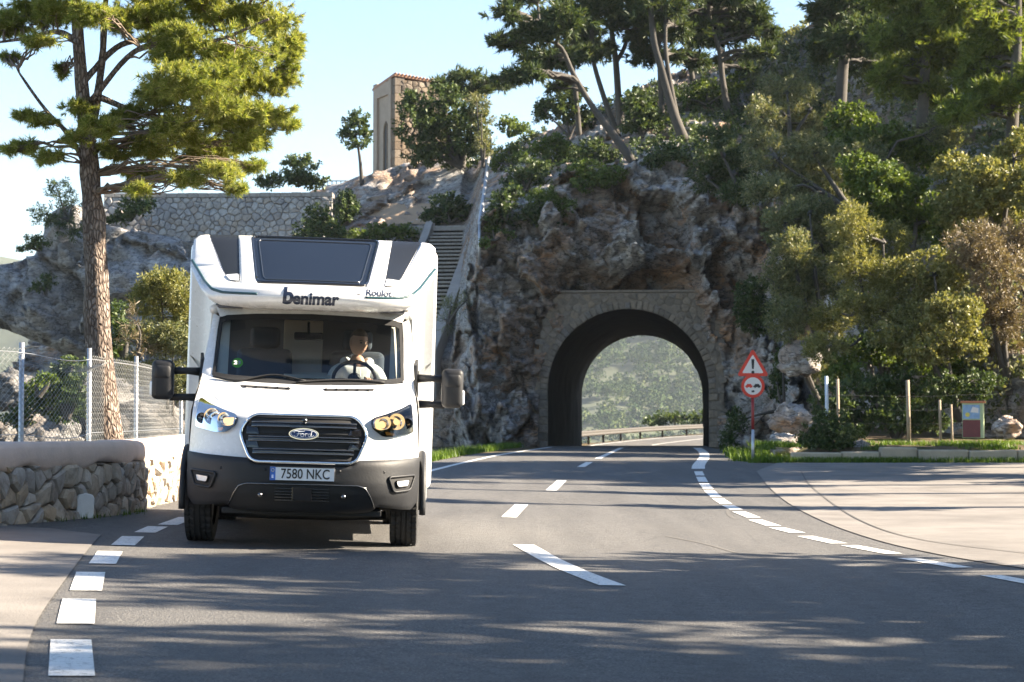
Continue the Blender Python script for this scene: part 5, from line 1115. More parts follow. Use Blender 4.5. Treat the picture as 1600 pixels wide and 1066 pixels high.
plain('grey_bark', (0.075, 0.068, 0.06), 0.95, var=.35, scale=8, bump=.6); plain('twig', (0.15, 0.115, 0.085), 0.9, var=.3, scale=20)
def unit(v): return v / (np.linalg.norm(v, axis=-1, keepdims=True) + 1e-9)
def tmpl_needles(n=26, seed=1, w=.055):
    r = np.random.default_rng(seed); V, F = [], []
    for i in range(n):
        a = r.uniform(0, 6.283); th = R(r.uniform(12, 78)); b0 = np.array([0, 0, r.uniform(-.5, .25)]); L = r.uniform(.7, 1.05); d = np.array([math.sin(th) * math.cos(a), math.sin(th) * math.sin(a), math.cos(th)])
        s_ = unit(np.cross(d, r.normal(size=3))) * w; V += [b0 - s_, b0 + s_, b0 + d * L]; F.append((3 * i, 3 * i + 1, 3 * i + 2))
    return np.array(V), np.array(F)
def tmpl_leaves(n=9, seed=1, w=.16, L=.62, spread=(25, 80)):
    r = np.random.default_rng(seed); V, F = [], []
    for i in range(n):
        a = i * 2.4 + r.uniform(-.4, .4); th = R(r.uniform(*spread)); b0 = np.array([0, 0, -.55 + 1.1 * i / n]); d = np.array([math.sin(th) * math.cos(a), math.sin(th) * math.sin(a), math.cos(th)]); s_ = unit(np.cross(d, r.normal(size=3))); l = L * r.uniform(.75, 1.2); m = b0 + d * l * .5
        k = len(V); V += [b0, m + s_ * w, b0 + d * l, m - s_ * w]; F += [(k, k + 1, k + 2), (k, k + 2, k + 3)]
    return np.array(V), np.array(F)
TM = {'needle': [tmpl_needles(32, s) for s in (1, 2, 3)], 'fneedle': [tmpl_needles(16, s, .10) for s in (4, 5)], 'olive': [tmpl_leaves(10, s, .10, .62) for s in (1, 2)], 'leaf': [tmpl_leaves(8, s, .20, .62, (20, 100)) for s in (3, 4)], 'twig': [tmpl_leaves(10, s, .035, .9, (10, 60)) for s in (5, 6)], 'far': [tmpl_leaves(5, s, .5, 1.2, (20, 110)) for s in (7, 8)]}
def scatter(kind, pos, dirs, scale):
    Vs, Fs, b = [], [], 0; tl = TM[kind]; pick = rng.integers(0, len(tl), len(pos)); dirs = unit(dirs)
    for k, (tv, tf) in enumerate(tl):
        ix = np.where(pick == k)[0]
        if not len(ix): continue
        d = dirs[ix]; u = unit(np.cross(d, rng.normal(size=d.shape))); w = np.cross(d, u)
        V = pos[ix][:, None] + scale[ix][:, None, None] * (tv[None, :, 0:1] * u[:, None] + tv[None, :, 1:2] * w[:, None] + tv[None, :, 2:3] * d[:, None])
        F = tf[None] + (np.arange(len(ix)) * len(tv))[:, None, None] + b; Vs.append(V.reshape(-1, 3)); Fs.append(F.reshape(-1, 3)); b += len(ix) * len(tv)
    return np.vstack(Vs), np.vstack(Fs)
def pad_points(c, r, n, holes=0.15, seed=0, flat=0.0):
    """points through an ellipsoid, thinned by noise so that clumps and gaps form"""
    m = int(n * 2.2); d = unit(rng.normal(size=(m, 3))); rr = rng.uniform(0, 1, m) ** 0.42; p = d * rr[:, None]
    lump = fbm(p * 1.7 + np.array(c) * 1.3 + seed, 3, 11); rim = 1 + 0.30 * fbm(d * 1.8 + np.array(c) + seed, 3, 12)
    ok = (lump > -0.28 + holes) & (rr < rim); p = p * np.array(r) + np.array(c); p, d = p[ok][:n], d[ok][:n]; return p, d
def wob(a, b, n=7, amp=.1, sag=0.0):
    a, b = np.array(a, float), np.array(b, float); t_ = np.linspace(0, 1, n)[:, None]; L = np.linalg.norm(b - a); p = a + (b - a) * t_ + rng.normal(size=(n, 3)) * amp * L * (t_ * (1 - t_)) * 1.2; p[:, 2] += sag * L * (t_ * (1 - t_))[:, 0] * 4; return p
def plant(name, label, cat, base, trunks, pads, kind, size, mat, bark='grey_bark', density=1.0, group=None, tw=5, up=.35, holes=.12, limb_r=.05, nring=8, split=0):
    """trunks: list of (points, radii) world; pads: list of (centre, radii) world; all relative to base afterwards"""
    base = Vector(base); root = empty(name, base); tag(root, label, cat, group); B = np.array(base)
    tb = MB()
    for pts, rad_ in trunks:
        pts = bez([np.array(p) - B for p in pts], 26); rr = np.interp(np.linspace(0, 1, len(pts)), np.linspace(0, 1, len(rad_)), rad_)
        v, f = tube(pts, rr, nring); v = np.array(v)
        if nring > 10: cen_ = np.repeat(pts, nring, 0); dv = v - cen_; v = cen_ + dv * (1 + .16 * fbm(v * 5, 3, 4) + .10 * fbm(v * np.array([14, 14, 5]), 2, 9))[:, None]
        tb.add(v, f)
    if trunks: tb.build('trunk', bark, root, True)
    br = MB(); P_, D_ = [], []
    allp = np.vstack([bez([np.array(p) - B for p in pts], 26) for pts, _ in trunks]) if trunks else np.zeros((1, 3))
    if split:
        nsp0 = len(pads) * split; pads = [(np.array(c) + unit(rng.normal(size=3)) * np.array(r) * .62 * rng.uniform(.5, 1.1), np.array(r) * rng.uniform(.38, .62)) for c, r in pads for _ in range(split)] + [(c, np.array(r) * 1.02) for c, r in pads]
    for i, (c, r) in enumerate(pads):
        c = np.array(c, float) - B; r = np.array(r, float)
        low = allp[allp[:, 2] < c[2] + .1 * r[2] + .05]; low = low if len(low) else allp[:1]; j = low[np.argmin(np.linalg.norm((low - c) * np.array([1, 1, 1.4]), axis=1))]
        lb_ = wob(j, c, 8, .12, .06); lr = limb_r * (.5 + .5 * min(1.5, r.max())); br.tube(lb_, np.linspace(lr, lr * .35, 8), 5, False)
        area = 4 * math.pi * ((r[0] * r[1]) ** 1.6 / 3 + (r[0] * r[2]) ** 1.6 / 3 + (r[1] * r[2]) ** 1.6 / 3) ** (1 / 1.6)
        n = max(8, int(density * (1.0 if not split or i < nsp0 else .35) * 0.9 * area / (size * size))); p, d = pad_points(c, r, n, holes, i * 3.7)
        if len(p) == 0: continue
        P_.append(p); D_.append(d * np.array([1, 1, .8]) + rng.normal(size=d.shape) * .35 + np.array([0, 0, up]))
        for k in rng.integers(0, len(p), min(len(p), tw)): br.tube(wob(lb_[5], p[k], 5, .12), np.linspace(lr * .4, lr * .1 + .002, 5), 4, False)
    if br.v: tag(br.build('branches', bark if bark != 'pine_bark' else 'twig', root, True), kind='stuff')
    p, d = np.vstack(P_), np.vstack(D_); V, F = scatter(kind, p, d, size * rng.uniform(.75, 1.3, len(p))); tag(mesh('crown', V, F, mat, root), kind='stuff')
    return root
def ipads(lst, Y, dy=.6, zr=1.0, sc=1.0):
    """(px, py, rx, ry[, dY]) in picture units -> world pads at depth Y"""
    out = []
    for q in lst:
        yy = Y + (q[4] if len(q) > 4 else rng.uniform(-dy, dy)); k = yy / FPX; c = P(q[0], q[1], yy); out.append((tuple(c), (q[2] * k * sc, (q[2] + q[3]) / 2 * k * zr * sc, q[3] * k * sc)))
    return out
def itrunk(pts, rad_px, Y, dY=None):
    n = len(pts); ys = np.linspace(Y, Y + (dY or 0), n); return ([tuple(P(a, b, y_)) for (a, b), y_ in zip(pts, ys)], [r * Y / FPX for r in rad_px])
# --- the big roadside pine
YP = 23.1
plant('pine_tree', 'tall sunlit pine with a thick pinkish trunk behind the roadside wall', 'tree', (P(168, 712, YP).x, YP, -0.2),
      [itrunk([(172, 730), (163, 650), (155, 560), (151, 480), (150, 430), (146, 340), (141, 270), (134, 200), (128, 130), (123, 60), (116, -40), (112, -150)], [27, 24, 21, 20, 18, 16.5, 15.5, 12, 11, 9, 7, 4], YP),
       itrunk([(140, 215), (152, 150), (160, 90), (164, 20), (170, -60)], [8, 7, 6, 5, 3], YP + .1), itrunk([(142, 275), (110, 215), (70, 170), (34, 120), (28, 108)], [5, 4, 3, 2, 1], YP, -.3),
       itrunk([(128, 130), (190, 70), (270, 60), (380, 40)], [6, 5, 4, 2], YP, .6), itrunk([(140, 160), (220, 75), (330, 65), (420, 30)], [5, 4, 3, 2], YP, -.8), itrunk([(150, 150), (230, 180), (300, 178), (385, 140)], [5, 4, 3, 2], YP, .4), itrunk([(128, 70), (90, 50), (40, 60), (-30, 70)], [6, 4, 3, 2], YP)],
      ipads([(235, 20, 75, 40), (330, 15, 85, 42), (415, 25, 58, 40), (280, 75, 80, 34), (375, 75, 80, 42), (442, 75, 34, 42), (300, 125, 90, 30), (395, 130, 66, 36), (452, 115, 22, 24), (255, 150, 55, 30), (345, 172, 78, 32), (420, 178, 44, 22), (285, 200, 64, 30), (385, 212, 62, 24), (448, 196, 26, 13), (240, 225, 52, 24), (320, 240, 66, 24), (395, 258, 26, 14), (205, 185, 44, 26), (228, 270, 46, 18), (290, 278, 40, 15), (350, 270, 40, 18), (370, 297, 20, 10), (215, 298, 26, 12), (160, 200, 36, 20), (175, 240, 34, 16), (120, 172, 34, 14),
             (60, 18, 62, 26), (10, 40, 46, 22), (105, 20, 55, 22), (30, 232, 40, 13), (78, 244, 34, 13), (45, 182, 30, 8), (62, 190, 30, 10), (12, 92, 22, 9), (65, 62, 40, 14), (190, 30, 40, 26), (150, 22, 40, 22), (100, 110, 16, 12), (120, 215, 26, 14),
             (160, -50, 110, 40), (300, -50, 110, 45), (420, -40, 60, 40), (40, -40, 80, 35), (230, -120, 120, 45), (350, -110, 80, 40), (110, -120, 90, 40), (200, -190, 80, 40)], YP, .85, 1.25), 'needle', .085, 'pine_needles', 'pine_bark', .95, tw=5, nring=20, limb_r=.024, holes=.12, up=.15, split=5)
# bare twigs hanging left of the pine trunk
# --- pines on the hill
def seat(px, py, Y, off=.7):
    if 76 < Y < 120 and 560 < px < 1200: Y = hill_px(px, py, 0, Y + off).y - off
    return Y
def hillpine(label, trunks, pads, Y, k=1.0):
    Y = seat(trunks[0][0][0][0], trunks[0][0][0][1], Y, .2); tx = trunks[0][0][-1][0]
    if trunks[0][0][-1][1] < 40: pads = list(pads) + [(tx - 30, -75, 60, 34), (tx + 35, -95, 60, 34), (tx, -150, 60, 36)]; trunks = [(list(trunks[0][0]) + [(tx - 4, -130)], list(trunks[0][1]) + [2])] + list(trunks[1:])
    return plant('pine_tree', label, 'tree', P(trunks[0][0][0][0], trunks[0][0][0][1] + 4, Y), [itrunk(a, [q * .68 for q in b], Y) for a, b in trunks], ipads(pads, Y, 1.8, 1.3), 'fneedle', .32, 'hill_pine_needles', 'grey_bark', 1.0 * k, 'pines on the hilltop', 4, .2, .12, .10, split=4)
hillpine('pine leaning left from the rocks above the tunnel', [([(990, 255), (955, 206), (927, 169), (896, 116), (877, 75), (843, 37)], [11, 9, 7, 6, 5, 3])], [(785, 22, 36, 18), (835, 55, 52, 26), (800, 68, 36, 13), (862, 95, 40, 20), (830, 118, 44, 12), (880, 28, 52, 28), (775, 62, 22, 8), (800, 122, 34, 8), (868, 135, 24, 10), (820, -10, 50, 20)], 88)
hillpine('slim straight pine rising beside the leaning one', [([(966, 215), (943, 150), (927, 94), (924, 47), (915, -40)], [8, 6, 5, 5, 3])], [(905, 60, 34, 26), (930, 15, 44, 26), (900, -20, 50, 25), (925, 85, 30, 14)], 89.5)
hillpine('forked dark pine in the middle of the hilltop group', [([(970, 200), (966, 150), (962, 94), (956, 47), (957, -40)], [10, 8, 7, 6, 4]), ([(963, 98), (977, 70), (980, 40), (978, -30)], [5, 5, 4, 3])], [(960, 25, 40, 26), (1000, 18, 44, 28), (985, -15, 60, 25), (1000, 60, 24, 12), (945, 75, 22, 12)], 91)
hillpine('stout two-stemmed pine above the tunnel keystone', [([(1069, 220), (1052, 175), (1034, 109), (1021, 56), (1014, -40)], [13, 11, 9, 8, 5]), ([(1060, 195), (1049, 140), (1040, 78), (1041, 20)], [7, 6, 5, 3])], [(1030, 15, 50, 28), (1065, 45, 36, 20), (1020, -30, 70, 30), (1050, 85, 24, 10)], 87)
hillpine('small pine half hidden behind the two-stemmed one', [([(1083, 130), (1080, 109), (1077, 62), (1076, 0)], [7, 6, 5, 3])], [(1085, 25, 36, 26), (1075, -15, 44, 22), (1100, 62, 26, 14)], 97)
hillpine('rightmost pine of the hilltop group with drooping crown', [([(1138, 180), (1129, 125), (1124, 78), (1109, 31), (1106, -40)], [8, 7, 6, 5, 3])], [(1115, 25, 46, 30), (1155, 55, 44, 28), (1180, 25, 34, 28), (1188, 80, 26, 16), (1140, 90, 28, 14), (1200, 50, 20, 20), (1130, -20, 70, 26), (1170, 108, 22, 8)], 90)
hillpine('dark pine filling the gaps behind the leaning pine', [([(905, 215), (900, 150), (893, 90), (885, 20)], [7, 6, 5, 3])], [(850, 40, 50, 26), (905, 40, 46, 30), (880, 85, 50, 24), (930, 75, 36, 26), (840, 90, 36, 16)], 96)
hillpine('dark pine filling the gaps behind the two-stemmed pine', [([(1035, 190), (1032, 130), (1030, 80), (1030, 20)], [7, 6, 5, 3])], [(1000, 45, 46, 28), (1055, 40, 46, 30), (1020, 85, 50, 22), (1095, 55, 40, 28), (1085, 95, 34, 16), (1150, 30, 50, 30)], 97)
hillpine('flat-branched pine behind the evergreen by the tower', [([(738, 190), (738, 150), (735, 120)], [5, 4, 3])], [(735, 118, 38, 13), (700, 135, 30, 12), (765, 135, 36, 9), (790, 128, 34, 8), (735, 140, 36, 16)], 98)
# --- shrubs and trees seated on the hill
def shrub(label, px, py, pads, Y, mat='dark_leaves', kind='leaf', size=.22, cat='bush', dens=1.0, stems=3, name='bush', dy=.8, bark='grey_bark', holes=.05, limb=.04, base=None):
    Y = seat(px, py, Y); b = P(px, py, Y); tr = []
    for i in range(stems): q = pads[i % len(pads)]; c = P(q[0], q[1], Y); tr.append(([tuple(b), tuple((b + c) / 2 + Vector((rng.uniform(-.1, .1), 0, .05))), tuple(c)], [limb * 1.6, limb, limb * .4]))
    return plant(name, label, cat, b, tr, ipads(pads, Y, dy, 1.15), kind, size, mat, bark, dens, None, 4, .35, holes, limb)
shrub('large dark evergreen tree in front of the stone tower', 722, 262, [(650, 195, 36, 40), (690, 185, 44, 44), (735, 200, 34, 48), (665, 235, 40, 26), (715, 240, 44, 26), (700, 150, 30, 22), (640, 160, 22, 18), (750, 230, 18, 32)], 95, 'dark_leaves', 'leaf', .27, 'tree', 1.1, 4, 'evergreen_tree', 1.2, limb=.1)
shrub('tawny-tipped shrub at the right side of the tower evergreen', 755, 262, [(752, 180, 22, 26), (758, 225, 18, 26), (745, 160, 18, 16)], 93, 'olive_leaves', 'olive', .26, 'bush', .9)
shrub('small round tree on the skyline left of the tower', 566, 290, [(553, 198, 22, 22), (562, 184, 18, 13), (543, 212, 17, 11), (570, 210, 12, 18), (556, 225, 18, 9)], 104, 'dark_leaves', 'leaf', .24, 'tree', .9, 1, 'evergreen_tree', .5, limb=.07)
shrub('dark bushes on the terrace above the retaining wall', 465, 292, [(470, 254, 34, 13), (455, 278, 44, 14), (490, 284, 30, 12), (420, 284, 26, 11)], 93, 'dark_leaves', 'leaf', .24)
shrub('dark shrub hanging over the top of the cliff behind the pine trunk', 205, 345, [(212, 322, 30, 17), (188, 340, 28, 12), (228, 318, 14, 14)], 85.6, 'dark_leaves', 'leaf', .24)
shrub('loose shrub on the skyline left of the pine trunk', 110, 345, [(92, 300, 26, 28), (112, 322, 22, 20), (70, 335, 26, 20), (95, 350, 30, 20), (118, 360, 20, 20)], 84.5, 'hill_pine_needles', 'olive', .22, 'bush', .6, 5, dy=.6, limb=.05)
shrub('low shrub clinging to the left end of the cliff', 62, 392, [(58, 378, 22, 12), (40, 388, 16, 7)], 84, 'dark_leaves', 'leaf', .2)
shrub('green tuft in a crack of the overhanging cliff', 72, 460, [(72, 440, 18, 12), (60, 450, 22, 8)], 84.2, 'dark_leaves', 'leaf', .16, dens=.7)
shrub('dark rounded bush at the right end of the retaining wall', 545, 345, [(545, 318, 22, 26), (535, 335, 22, 20)], 84, 'dark_leaves', 'leaf', .22)
shrub('dense dark bush touching the motorhome roofline', 505, 378, [(503, 348, 32, 32), (480, 362, 26, 20), (525, 368, 26, 18)], 83, 'dark_leaves', 'leaf', .22)
shrub('low green bushes left of the stair head', 612, 382, [(590, 364, 32, 14), (630, 364, 30, 14), (560, 370, 28, 14), (655, 372, 12, 10)], 84.5, 'green_leaves', 'leaf', .2)
shrub('wide dark bush above the stair head', 705, 348, [(700, 325, 38, 24), (725, 335, 26, 20), (680, 338, 26, 14)], 88.2, 'dark_leaves', 'leaf', .24)
shrub('dark shrub right of the thin handrail', 790, 345, [(785, 318, 24, 22), (775, 335, 20, 16), (800, 300, 22, 16)], 83.5, 'dark_leaves', 'leaf', .22)
shrub('yellow-green shrub halfway up the slope above the rock face', 862, 340, [(860, 308, 38, 18), (838, 318, 26, 16), (880, 322, 28, 16)], 79, 'green_leaves', 'olive', .2)
shrub('dense dark evergreen clump under the leaning pine', 890, 215, [(880, 165, 34, 30), (905, 180, 30, 26), (855, 178, 26, 18), (890, 145, 26, 14), (845, 165, 14, 14)], 93, 'dark_leaves', 'leaf', .25)
shrub('bright-topped bush on the slope left of the leaning pine', 868, 255, [(870, 228, 36, 20), (890, 240, 24, 16), (845, 235, 18, 14)], 84, 'green_leaves', 'leaf', .21)
shrub('shaded bush between the two hill pines', 1005, 215, [(1000, 165, 34, 32), (990, 195, 30, 18), (1020, 185, 24, 22)], 94, 'dark_leaves', 'leaf', .26)
shrub('low dark bush at the foot of the two-stemmed pine', 1050, 262, [(1045, 240, 34, 18), (1022, 250, 24, 14), (1065, 248, 22, 14)], 80, 'dark_leaves', 'leaf', .2)
shrub('green brush along the top of the rock face', 930, 300, [(935, 280, 34, 14), (960, 270, 26, 13), (905, 290, 24, 12), (915, 262, 30, 13)], 77.5, 'green_leaves', 'leaf', .18)
shrub('shadowed bush left of the green brush on the rock top', 820, 300, [(815, 275, 30, 18), (835, 260, 26, 16), (800, 285, 20, 12), (840, 290, 26, 12)], 82, 'dark_leaves', 'leaf', .21)
shrub('sunlit shrub behind the rightmost hilltop pine', 1105, 165, [(1105, 145, 28, 22), (1080, 155, 24, 16), (1150, 130, 22, 18)], 96, 'green_leaves', 'leaf', .25)
shrub('shrub on the skyline between tower tree and leaning pine', 795, 215, [(795, 195, 24, 13), (815, 205, 22, 12)], 92, 'green_leaves', 'leaf', .24)
shrub('black-green ivy bush hanging right of the tunnel arch', 1180, 530, [(1175, 455, 32, 26), (1190, 485, 28, 28), (1165, 490, 24, 26), (1182, 515, 20, 14)], 67.5, 'dark_leaves', 'leaf', .17)
shrub('grassy tuft at the lower end of the stair wall', 700, 505, [(705, 480, 20, 18), (695, 500, 16, 12), (728, 470, 12, 10)], 71.2, 'olive_leaves', 'twig', .3)
shrub('dark bush at the foot of the rock right of the sign', 1225, 640, [(1215, 600, 14, 30), (1222, 560, 14, 20), (1150, 660, 18, 24), (1140, 690, 16, 18)], 62, 'dark_leaves', 'leaf', .15)
shrub('dark scrub patch at the left foot of the leaning pine', 940, 250, [(925, 232, 30, 16), (950, 245, 24, 12), (905, 245, 20, 12)], 84, 'dark_leaves', 'leaf', .2)
shrub('dark scrub on the rock edge above the left of the tunnel', 845, 350, [(830, 335, 30, 14), (860, 345, 26, 12), (800, 345, 20, 12)], 78, 'dark_leaves', 'leaf', .17)
shrub('green scrub trailing down the rock right of the stair wall', 775, 375, [(770, 362, 20, 12), (790, 368, 18, 10), (760, 380, 12, 10)], 77, 'green_leaves', 'leaf', .16)
shrub('patch of leafy scrub on the rock edge above the keystone', 1000, 285, [(990, 268, 26, 12), (1020, 272, 24, 10), (965, 300, 18, 8)], 76, 'dark_leaves', 'leaf', .17)
shrub('dark bush on the rock brow right of the two-stemmed pine', 1100, 300, [(1095, 285, 26, 16), (1120, 300, 24, 14), (1085, 262, 26, 16)], 76, 'dark_leaves', 'leaf', .18)
shrub('leafy scrub on the slope just right of the thin handrail', 800, 260, [(795, 240, 24, 14), (815, 250, 20, 12), (780, 255, 16, 12)], 86, 'green_leaves', 'leaf', .2)
# --- trees on the right-hand slope
def rtree(label, pads, Y, mat, kind='olive', size=.2, dens=1.0, base=(1400, 640), limb=.07, name='olive_tree', stems=2):
    pads = [(a, b, c * 1.12, d * 1.12) for a, b, c, d in pads]
    return shrub(label, base[0], base[1], pads, Y, mat, kind, size, 'tree', dens * 1.7, stems, name, 1.6, 'grey_bark', .1, limb)
rtree('blue-green olive tree at the left end of the wooded slope', [(1130, 245, 44, 32), (1105, 280, 30, 22), (1155, 275, 40, 30), (1120, 215, 30, 18), (1160, 300, 34, 18)], 66, 'hill_pine_needles', 'olive', .2, 1.0, (1165, 330), name='olive_tree')
rtree('grey-green loose shrub on the slope below the skyline', [(1230, 145, 44, 34), (1265, 175, 36, 34), (1195, 175, 30, 26), (1230, 195, 50, 24)], 72, 'olive_leaves', 'olive', .24, .7, (1235, 230), name='loose_shrub')
rtree('olive tree with a bent dark limb in the middle of the slope', [(1215, 250, 52, 36), (1270, 240, 44, 32), (1200, 300, 36, 28), (1240, 290, 38, 24), (1190, 220, 30, 20)], 63, 'olive_leaves', 'olive', .2, 1.0, (1330, 330))
rtree('shaded olive tree hanging over the right of the rock face', [(1225, 350, 36, 34), (1265, 335, 40, 30), (1245, 395, 40, 36), (1290, 385, 36, 32), (1270, 440, 44, 32), (1240, 450, 30, 26)], 59, 'olive_leaves', 'olive', .18, 1.1, (1300, 600))
rtree('golden-tipped olive tree above the bank fence', [(1340, 420, 44, 36), (1380, 380, 40, 34), (1330, 350, 40, 30), (1400, 440, 38, 32), (1350, 480, 46, 32), (1300, 500, 36, 28), (1290, 545, 34, 22)], 56, 'light_leaves', 'olive', .17, .95, (1390, 640))
rtree('leafy olive tree directly above the weathered cabinet', [(1460, 430, 46, 40), (1430, 500, 44, 30), (1490, 490, 44, 32), (1400, 530, 40, 26), (1460, 545, 46, 24), (1510, 540, 34, 22)], 54.5, 'light_leaves', 'leaf', .16, .9, (1500, 660))
rtree('tawny-leaved tree at the right edge above the bank', [(1560, 420, 46, 40), (1520, 380, 44, 36), (1585, 490, 34, 40), (1540, 480, 40, 30), (1600, 380, 40, 40), (1570, 540, 30, 22)], 55, 'tawny_twigs', 'olive', .17, .8, (1580, 640))
rtree('dense olive tree in the upper middle of the wooded slope', [(1380, 290, 46, 36), (1430, 310, 44, 36), (1340, 270, 36, 28), (1470, 350, 46, 34), (1400, 345, 50, 26)], 60, 'green_leaves', 'leaf', .2, 1.0, (1420, 420))
rtree('yellow-green tree at the right edge under the pines', [(1540, 290, 52, 40), (1585, 250, 44, 44), (1500, 330, 40, 30), (1580, 330, 40, 36), (1490, 270, 36, 30), (1620, 300, 40, 50)], 58, 'light_leaves', 'leaf', .19, .95, (1560, 420))
rtree('dark green tree at the left below the right-hand pines', [(1330, 190, 40, 30), (1370, 220, 40, 28), (1310, 230, 30, 20), (1440, 230, 44, 28)], 68, 'green_leaves', 'leaf', .22, 1.0, (1370, 290))
rtree('drooping olive tree right beside the ivy bush by the tunnel', [(1225, 500, 30, 34), (1250, 545, 28, 28), (1215, 440, 26, 30), (1255, 480, 30, 30), (1280, 575, 30, 22)], 57.5, 'olive_leaves', 'olive', .17, .9, (1290, 650))
rtree('shaded green tree low on the slope behind the wire fence', [(1360, 545, 46, 26), (1420, 560, 44, 22), (1320, 575, 36, 20), (1480, 575, 44, 20)], 55.8, 'green_leaves', 'leaf', .17, .8, (1380, 670))
rtree('grey olive tree filling the middle of the slope below the pines', [(1300, 290, 40, 30), (1310, 340, 36, 28), (1290, 250, 30, 22), (1350, 240, 36, 24), (1480, 210, 40, 26)], 64.5, 'olive_leaves', 'olive', .2, .9, (1330, 370))
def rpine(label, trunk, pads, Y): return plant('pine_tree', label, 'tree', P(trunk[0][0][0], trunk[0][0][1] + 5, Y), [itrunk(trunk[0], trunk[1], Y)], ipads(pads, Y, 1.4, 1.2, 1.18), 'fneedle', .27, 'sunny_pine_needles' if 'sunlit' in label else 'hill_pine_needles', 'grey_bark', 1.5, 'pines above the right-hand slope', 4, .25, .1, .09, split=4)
rpine('dark pine on the skyline right of the gap of sky', ([(1312, 190), (1316, 120), (1322, 50), (1325, -60)], [10, 9, 7, 4]), [(1300, 40, 40, 30), (1345, 55, 50, 32), (1320, 5, 60, 28), (1290, 80, 30, 16), (1350, 95, 44, 22), (1310, -40, 70, 30)], 74)
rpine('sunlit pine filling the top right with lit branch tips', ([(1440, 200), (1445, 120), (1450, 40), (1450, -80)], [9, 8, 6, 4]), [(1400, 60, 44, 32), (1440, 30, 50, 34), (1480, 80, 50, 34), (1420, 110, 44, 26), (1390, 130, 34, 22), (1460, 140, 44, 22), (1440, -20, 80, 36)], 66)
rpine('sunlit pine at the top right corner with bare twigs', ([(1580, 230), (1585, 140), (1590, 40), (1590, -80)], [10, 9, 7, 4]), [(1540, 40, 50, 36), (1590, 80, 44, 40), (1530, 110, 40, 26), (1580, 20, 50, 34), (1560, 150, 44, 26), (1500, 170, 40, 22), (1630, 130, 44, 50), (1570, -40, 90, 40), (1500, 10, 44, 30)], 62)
shrub('deep shade undergrowth behind the bank fence', 1400, 690, [(1350, 610, 50, 30), (1420, 600, 56, 30), (1480, 610, 40, 30), (1340, 660, 40, 24), (1400, 650, 50, 26), (1450, 655, 40, 22), (1300, 625, 34, 40), (1530, 600, 40, 24)], 53.4, 'dark_leaves', 'leaf', .16, dens=.9)
shrub('dark leafy bush at the front of the bank left of the wooden post', 1300, 705, [(1300, 665, 36, 26), (1270, 680, 30, 20), (1330, 682, 28, 18), (1295, 690, 44, 14)], 48.6, 'dark_leaves', 'leaf', .12)
# --- beyond the fence on the left
YB = 29.5
shrub('sunlit rounded olive bush behind the chain-link fence', 262, 640, [(250, 440, 34, 24), (285, 450, 30, 30), (225, 470, 28, 26), (262, 480, 40, 30), (295, 500, 30, 40)], YB, 'light_leaves', 'olive', .09, dens=2.0, stems=1, dy=.35, limb=.014)  # one bush in two leaf tones: sun painted above, shade painted below
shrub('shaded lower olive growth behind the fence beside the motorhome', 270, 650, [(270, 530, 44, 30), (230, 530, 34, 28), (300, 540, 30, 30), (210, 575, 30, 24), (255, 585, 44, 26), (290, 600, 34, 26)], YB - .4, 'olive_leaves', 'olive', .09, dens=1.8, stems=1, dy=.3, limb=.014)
shrub('dry tawny twigs at the left of the sunlit bush', 215, 560, [(212, 500, 18, 20), (200, 530, 20, 22), (225, 545, 26, 18)], YB - .7, 'tawny_twigs', 'twig', .14, dens=.8, stems=3, dy=.2, limb=.015)
shrub('dark green shrub behind the pine trunk above the fence', 195, 560, [(180, 490, 18, 24), (195, 520, 18, 22), (175, 540, 18, 24)], 34, 'dark_leaves', 'leaf', .1, stems=3, dy=.3)
shrub('dark juniper-like bush low behind the fence left of the pine', 105, 655, [(112, 575, 34, 18), (85, 600, 38, 22), (122, 610, 34, 28), (60, 625, 30, 18), (100, 640, 44, 22), (30, 650, 30, 18)], 37, 'dark_leaves', 'leaf', .12, stems=3, dy=.5)
shrub('yellow-green bush at the left low behind the fence', 60, 620, [(55, 603, 22, 12), (75, 592, 16, 8)], 36, 'green_leaves', 'leaf', .1, stems=2, dy=.3)
for i, (a, b_, Y, r_, lb) in enumerate([(40, 668, 40, .45, 'grey boulder behind the fence at the far left'), (95, 678, 39, .4, 'grey boulder behind the fence under the dark bush'), (20, 612, 46, .6, 'pale boulder highest at the far left behind the fence'), (150, 640, 41, .8, 'shaded boulder behind the pine trunk'), (60, 697, 36, .4, 'low grey boulder just above the wall cap'), (230, 670, 38, .7, 'brown boulder behind the fence beside the motorhome'), (-30, 690, 38, .6, 'boulder at the left edge behind the fence')]): boulder(a, b_, Y, r_, i + 31, lb, 'slope_rock')
# slope under them
sx = np.linspace(-26, -5.9, 60); sy = np.linspace(26, 84, 60); XX, YY = np.meshgrid(sx, sy); x, y = XX.ravel(), YY.ravel()
q = np.stack([x, y, 0 * x], 1); f_, c_ = facets(q, 2.0, 3, .8); z = -0.35 - np.clip((-5.9 - x) - .12 * (y - 26), 0, 99) * .38 + .35 * f_ + .4 * fbm(q * .4, 4, 8)
tag(mesh('rocky_slope', np.stack([x, y, z], 1), gridf(60, 60), 'earth'), 'rocky slope falling away beyond the fence', kind='structure')
